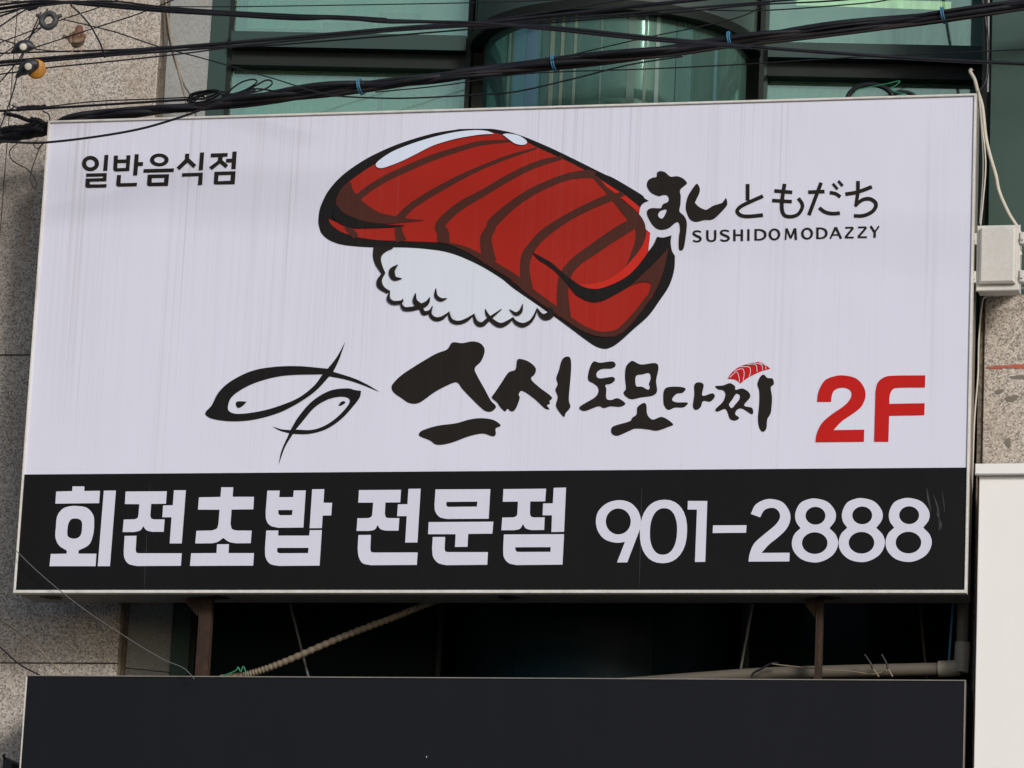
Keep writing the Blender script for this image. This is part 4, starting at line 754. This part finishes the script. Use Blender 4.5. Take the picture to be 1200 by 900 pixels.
# clamps hanging on the wires
def clampring(px, py, Y):
    c_ = at(px, py, Y); e_ = empty('ring_clamp', c_); tag(e_, 'grey plastic ring clamp on the wires at the upper left', 'cable clamp')
    pts = [c_+Vector((math.cos(a)*0.035*(1+.05*math.cos(4*a)), 0, math.sin(a)*0.036)) for a in [2*math.pi*k/28 for k in range(28)]]
    MB().tube(pts, 0.0145, 8, True, True).build('ring', 'graypl', e_, tuple(c_))
    for s_, dz in ((-1, 0.026), (1, 0.020)):
        P = spl([c_+Vector((s_*0.036, 0.0, dz*0.5)), c_+Vector((s_*0.052, 0.0, dz)), c_+Vector((s_*0.066, 0, dz*1.1))], 5)
        MB().tube(P, [0.014-0.0006*i for i in range(len(P))], 10).build('ear', 'graypl', e_, tuple(c_))
clampring(57, 24, D-.2)
def pod(px, py, Y, label, yellow):
    c_ = at(px, py, Y); e_ = empty('wire_clamp', c_); tag(e_, label, 'cable clamp', 'dark wire clamps on the left wires')
    P = [c_+Vector((x, 0, z)) for x, z in ((-0.062, -0.022), (-0.045, -0.014), (-0.022, 0.0), (0.0, 0.006), (0.025, 0.008), (0.045, 0.004), (0.058, 0.006))]
    if yellow: P = [c_+Vector((x, 0, z*1.6+x*0.5)) for x, z in ((-0.064, -0.012), (-0.045, -0.004), (-0.022, 0.0), (0.0, 0.004), (0.022, 0.002), (0.045, -0.004))]
    rr_ = [0.006, 0.016, 0.029, 0.034, 0.028, 0.016, 0.006][:len(P)]
    MB().tube(spl([tuple(p) for p in P], 5), [x[0] for x in spl([(r_, 0) for r_ in rr_], 5)], 12).build('clamp_body', 'darkpl', e_, tuple(c_))
    n_ = Vector((0.25, -0.93, -0.2)).normalized()
    MB().lathe(c_+n_*0.022, n_, [(0, 0), (0, 0.027), (0.014, 0.025), (0.016, 0.016)], 20).build('clamp_collar', 'darkpl', e_, tuple(c_))
    MB().lathe(c_+n_*0.030, n_, [(0, 0.0175), (0.010, 0.0175), (0.012, 0.013), (0.0125, 0.0)], 18).build('button', 'pale', e_, tuple(c_))
    if yellow:
        o_ = c_+Vector((0.026, 0.03, 0.0)); MB().lathe(o_, (0.25, -0.93, -.1), [(-0.012, 0.0), (-0.012, 0.042), (-0.006, 0.0475), (0.006, 0.0475), (0.012, 0.042), (0.012, 0)], 28).build('yellow_disc', 'yellow', e_, tuple(c_))
pod(28, 56, D-.25, 'dark wire clamp with pale button, above the yellow one', False)
pod(34, 79, D-.25, 'dark wire clamp with a yellow disc at the left edge', True)
kn = empty('wire_knot', at(40, 5, -0.9)); tag(kn, 'black knot of wires at the top left corner', 'cable')
for i in range(5):
    a0 = rnd.uniform(0, 3); pts = [at(40+rnd.uniform(5, 9)*math.cos(a+a0), 6+rnd.uniform(4, 6)*math.sin(a), -0.9+0.03*math.sin(a+i)) for a in [2*math.pi*k/9 for k in range(9)]]
    P = spl([tuple(p) for p in pts], 5); MB().tube(P, 0.0055, 6).build('wire_turn', 'cable', kn, tuple(pts[0]))

# ------------------------------------------------------------------ bird
def birdmat():
    m, t, p = nodes('sparrow_plumage')
    tc = N(t, 'ShaderNodeTexCoord'); sx = N(t, 'ShaderNodeSeparateXYZ'); t.links.new(tc.outputs['Object'], sx.inputs[0])
    ma = N(t, 'ShaderNodeMapRange'); setv(ma, From_Min=0.0, From_Max=0.13); t.links.new(sx.outputs['Z'], ma.inputs[0])
    basec = ramp(t, ma.outputs[0], [(0.0, (0.30, 0.22, 0.16)), (0.24, (0.30, 0.22, 0.15)), (0.40, (0.14, 0.065, 0.033)), (0.70, (0.17, 0.085, 0.05)), (0.80, (0.16, 0.06, 0.035)), (1.0, (0.12, 0.045, 0.028))])
    mp = N(t, 'ShaderNodeMapping'); mp.inputs['Scale'].default_value = (260, 120, 60); mp.inputs['Rotation'].default_value = (0, 0.5, 0); t.links.new(tc.outputs['Object'], mp.inputs['Vector'])
    s = ramp(t, noise(t, mp.outputs[0], 1.0, 3), [(0.45, 0.0), (0.62, 1.0)])
    t.links.new(mix(t, mul(t, s, 0.6), basec, (0.035, 0.022, 0.016)), p.inputs['Base Color']); p.inputs['Roughness'].default_value = 0.85
    return m
M['bird'] = birdmat(); M['leg'] = flat('sparrow_leg', (0.35, 0.20, 0.14), 0.6); M['beak'] = flat('sparrow_beak', (0.05, 0.045, 0.04), 0.5); M['tailc'] = flat('sparrow_tail', (0.085, 0.058, 0.042), 0.8)
bc = at(90, 60.3, D); bird = empty('sparrow', bc); tag(bird, 'small brown sparrow seen from behind, perched on a black cable', 'bird')
def loft(rings, n=16):     # rings: centre (x, y, z), rx, ry, tilt
    m = MB(); vs = []
    for c_, rx, ry, ti in rings:
        for k in range(n):
            a = 2*math.pi*k/n; vs.append(bc+Vector(c_)+Vector((rx*math.cos(a)*math.cos(ti), ry*math.sin(a), rx*math.cos(a)*math.sin(ti))))
    fs = [(i*n+k, i*n+(k+1) % n, (i+1)*n+(k+1) % n, (i+1)*n+k) for i in range(len(rings)-1) for k in range(n)]
    fs += [tuple(reversed(range(n))), tuple(range((len(rings)-1)*n, len(rings)*n))]
    return m.add(vs, fs, True)
rg_ = [(-0.004, 0, 0.008, 0.006, 0.008), (-0.004, 0, 0.014, 0.020, 0.022), (-0.001, 0, 0.028, 0.032, 0.034), (0.000, 0, 0.044, 0.036, 0.037), (0.001, 0, 0.060, 0.0345, 0.035), (0.003, -0.002, 0.074, 0.030, 0.030), (0.004, -0.004, 0.085, 0.0245, 0.0245), (0.005, -0.004, 0.097, 0.0195, 0.021), (0.006, -0.004, 0.107, 0.018, 0.020), (0.006, -0.004, 0.115, 0.013, 0.014), (0.006, -0.004, 0.1195, 0.005, 0.006)]
bc = bc+Vector((0, 0, 0.012))
loft([((r_[0], r_[1], r_[2]), r_[3], r_[4], 0.08) for r_ in rg_]).build('body', 'bird', bird, tuple(bc))
for s_ in (-1, 1):      # folded wings
    m = MB(); P = [bc+Vector((s_*0.014-0.002, -0.012, 0.082)), bc+Vector((s_*0.027, -0.014, 0.066)), bc+Vector((s_*0.028, -0.018, 0.046)), bc+Vector((s_*0.014-0.010, -0.026, 0.028)), bc+Vector((-0.030, -0.026, 0.040))]
    m.tube(spl([tuple(p) for p in P], 5), [x[0] for x in spl([(0.006, 0), (0.014, 0), (0.015, 0), (0.010, 0), (0.003, 0)], 5)], 10).build('wing', 'bird', bird, tuple(bc))
for k, (dx, dz) in enumerate(((0, 0), (0.002, 0.005), (-0.002, -0.004))):
    a, b = bc+Vector((-0.022, -0.014, 0.046+dz*.5)), bc+Vector((-0.070+dx, -0.022, 0.062+dz)); d_ = Vector((0, 0, 0.006)); e_ = Vector((0, 0.003, 0)); 
    MB().hexa([a-d_, b-d_*.8, b-d_*.8+e_, a-d_+e_, a+d_, b+d_*.8, b+d_*.8+e_, a+d_+e_]).build('tail_feather', 'tailc', bird, tuple(bc))
for s_ in (-1, 1):
    L0 = bc+Vector((s_*0.014+0.002, 0, 0.014)); MB().tube([L0, L0+Vector((s_*0.006, 0.004, -0.014)), L0+Vector((s_*0.009, -0.004, -0.027)), L0+Vector((s_*0.012, -0.012, -0.029))], 0.0030, 6).build('leg', 'leg', bird, tuple(bc))
MB().tube([bc+Vector((0.006, 0.014, 0.104)), bc+Vector((0.007, 0.026, 0.102)), bc+Vector((0.007, 0.032, 0.101))], [0.005, 0.003, 0.0006], 8).build('beak', 'beak', bird, tuple(bc))

# ------------------------------------------------------------------ brackets, pipes and wires in the gap between the signs
def bracket(px, label, wd, Y):
    a, b = at(px, 716, Y), at(px, 792, Y); e_ = empty('sign_bracket', (a.x, Y, b.z-0.3)); tag(e_, label, 'bracket', 'rusty sign brackets')
    MB().box(a.x-wd/2, a.x+wd/2, Y-0.02, Y+0.02, b.z-0.35, SZ-0.001).build('upright', 'rust', e_)
    MB().box(a.x-wd/2-0.006, a.x-wd/2-0.0005, Y-0.03, Y+0.03, b.z-0.35, SZ-0.001).build('flange', 'rust', e_)
    MB().hexa([(a.x-wd-0.05, Y-0.015, SZ-0.030), (a.x-wd/2-.007, Y-0.015, SZ-0.10), (a.x-wd/2-.007, Y+0.015, SZ-0.10), (a.x-wd-0.05, Y+0.015, SZ-0.030),
               (a.x-wd-0.05, Y-0.015, SZ-0.003), (a.x-wd/2-.007, Y-0.015, SZ-0.003), (a.x-wd/2-.007, Y+0.015, SZ-0.003), (a.x-wd-0.05, Y+0.015, SZ-0.003)]).build('gusset', 'rust', e_)
bracket(243, 'rusty steel upright between the signs near the left end', 0.052, 0.14)
bracket(962, 'rusty thin upright between the signs near the right end', 0.022, 0.16)
for px0, px1, lab in ((882, 865, 'thin pale rod slanting between the signs at right'), (340, 363, 'thin grey wire slanting between the signs at left'), (1078, 1086, 'thin dark rod near the right end between the signs')):
    tag(MB().tube([at(px0, 708, 0.45), at(px1, 800, 0.45)], 0.0065, 6).build('support_rod', 'greyd' if px0 != 1078 else 'rust', None, tuple(at(px1, 800, 0.45))), lab, 'rod')
tag(MB().tube([at(1117, 706, 0.42), at(1112, 775, 0.42)], 0.006, 6).build('blue_wire', 'tie', None, tuple(at(1112, 775, 0.42))), 'thin blue wire at the right end between the signs', 'wire')
# corrugated conduit
P = wpath([(258, 795), (275, 793), (292, 790), (330, 777), (400, 747), (460, 724), (500, 708), (530, 697)], 0.31, 36)
tag(MB().tube(P, [0.0180 if (i//2) % 2 else 0.0145 for i in range(len(P))], 10).build('corrugated_conduit', 'flex', None, tuple(P[0])), 'cream corrugated conduit rising diagonally in the gap between the signs', 'conduit')
cable('green_wire', 'green wire knotted on the corrugated conduit', [(262, 792), (276, 786), (279, 782), (282, 787), (285, 781), (288, 787), (290, 790)], 0.27, 1.6, 'green', cat='wire')
# pvc pipe with elbow
pv = empty('drain_pipe', at(960, 789, 0.32)); tag(pv, 'grey plastic pipe with elbow above the black sign at right', 'pipe')
P = wpath([(660, 806), (740, 801), (820, 795), (900, 789.5), (1000, 786.5), (1104, 784)], 0.32); MB().tube(P, 0.030, 14).build('pipe', 'pipe', pv, tuple(P[0]))
MB().tube(wpath([(1100, 784), (1114, 783.5), (1124, 782)], 0.32), 0.038, 14).build('elbow_sleeve', 'elbow', pv, tuple(at(1110, 784, .32)))
MB().tube(wpath([(1126, 788), (1127, 775), (1128, 753)], 0.32), 0.036, 14).build('elbow', 'elbow', pv, tuple(at(1127, 780, .32)))
MB().tube(wpath([(1127, 775), (1129, 700), (1131, 640)], 0.32), 0.028, 14).build('riser', 'pipe', pv, tuple(at(1127, 740, .32)))
# wires in the gap
cable('loose_wire', 'black loose wire ends lying on the grey pipe', [(880, 793), (884, 788), (892, 784), (900, 779), (906, 777), (912, 777)], 0.24, 2.6, 'cable', cat='wire')
cable('loose_wire', 'thin pale wire running along above the grey pipe', [(905, 778), (930, 781), (970, 785), (1000, 787), (1020, 790), (1032, 788), (1040, 785), (1036, 779)], 0.23, 1.3, 'tan', cat='wire')
for i, (a, b, lab) in enumerate((((1013, 767), (1030, 793), 'left of two upright bare wire ends above the pipe'), ((1033, 767), (1046, 793), 'right of two upright bare wire ends above the pipe'))):
    e_ = empty('wire_end', at(*b, 0.2)); tag(e_, lab, 'wire')
    m_ = ((a[0]*.4+b[0]*.6), (a[1]*.35+b[1]*.65))
    MB().tube(wpath([a, ((a[0]+m_[0])/2+1, (a[1]+m_[1])/2), m_], 0.2), 0.0055, 6).build('sheath', 'cable', e_); MB().tube(wpath([m_, b], 0.2), 0.004, 6).build('core', 'tan', e_)
cable('loose_wire', 'thin grey wire slanting across the lower left corner of the sign', [(-10, 612), (10, 636), (50, 675), (100, 715), (150, 748), (190, 772), (215, 783), (228, 796)], -0.05, 1.1, 'greyd', True, False, cat='wire')
cable('loose_wire', 'tan wire at the left edge running down behind the black sign', [(-10, 722), (10, 733), (40, 755), (60, 776), (80, 797)], 0.30, 1.7, 'tan', True, False, cat='wire')
cable('loose_wire', 'black wire at the left edge below the tan wire', [(-10, 748), (5, 763), (25, 780), (48, 792), (60, 800)], 0.30, 2.0, 'cable', True, False, cat='wire')
cable('loose_wire', 'tan cable hanging beside the pier edge at the top', [(196, 16), (200, 45), (207, 75), (214, 102), (219, 125), (222, 160)], 0.46, 3.2, 'tan', True, False, cat='cable')
cable('loose_wire', 'dull grey cable beside the tan cable on the pier edge', [(194, 10), (197, 40), (205, 72), (215, 98), (226, 118), (232, 150)], 0.47, 2.4, 'greyd', True, False, cat='cable')
# small dark bracket showing at the lower left corner
c_ = at(11, 895, 0.3); hb = empty('wall_hook', (c_.x, 0.34, c_.z-0.2)); tag(hb, 'small black bracket at the bottom left corner beside the black sign', 'bracket')
MB().hexa([(c_.x-.03, .25, c_.z-.2), (c_.x+.05, .25, c_.z-.2), (c_.x+.05, .5, c_.z-.2), (c_.x-.03, .5, c_.z-.2), (c_.x-.012, .25, c_.z+.028), (c_.x+.03, .25, c_.z+.0), (c_.x+.03, .5, c_.z+.0), (c_.x-.012, .5, c_.z+.028)]).build('plate', 'cable', hb)
MB().tube([(c_.x-.004, .26, c_.z+.01), (c_.x-.012, .24, c_.z+.03), (c_.x-.002, .235, c_.z+.034)], 0.007, 6).build('hook', 'cable', hb)
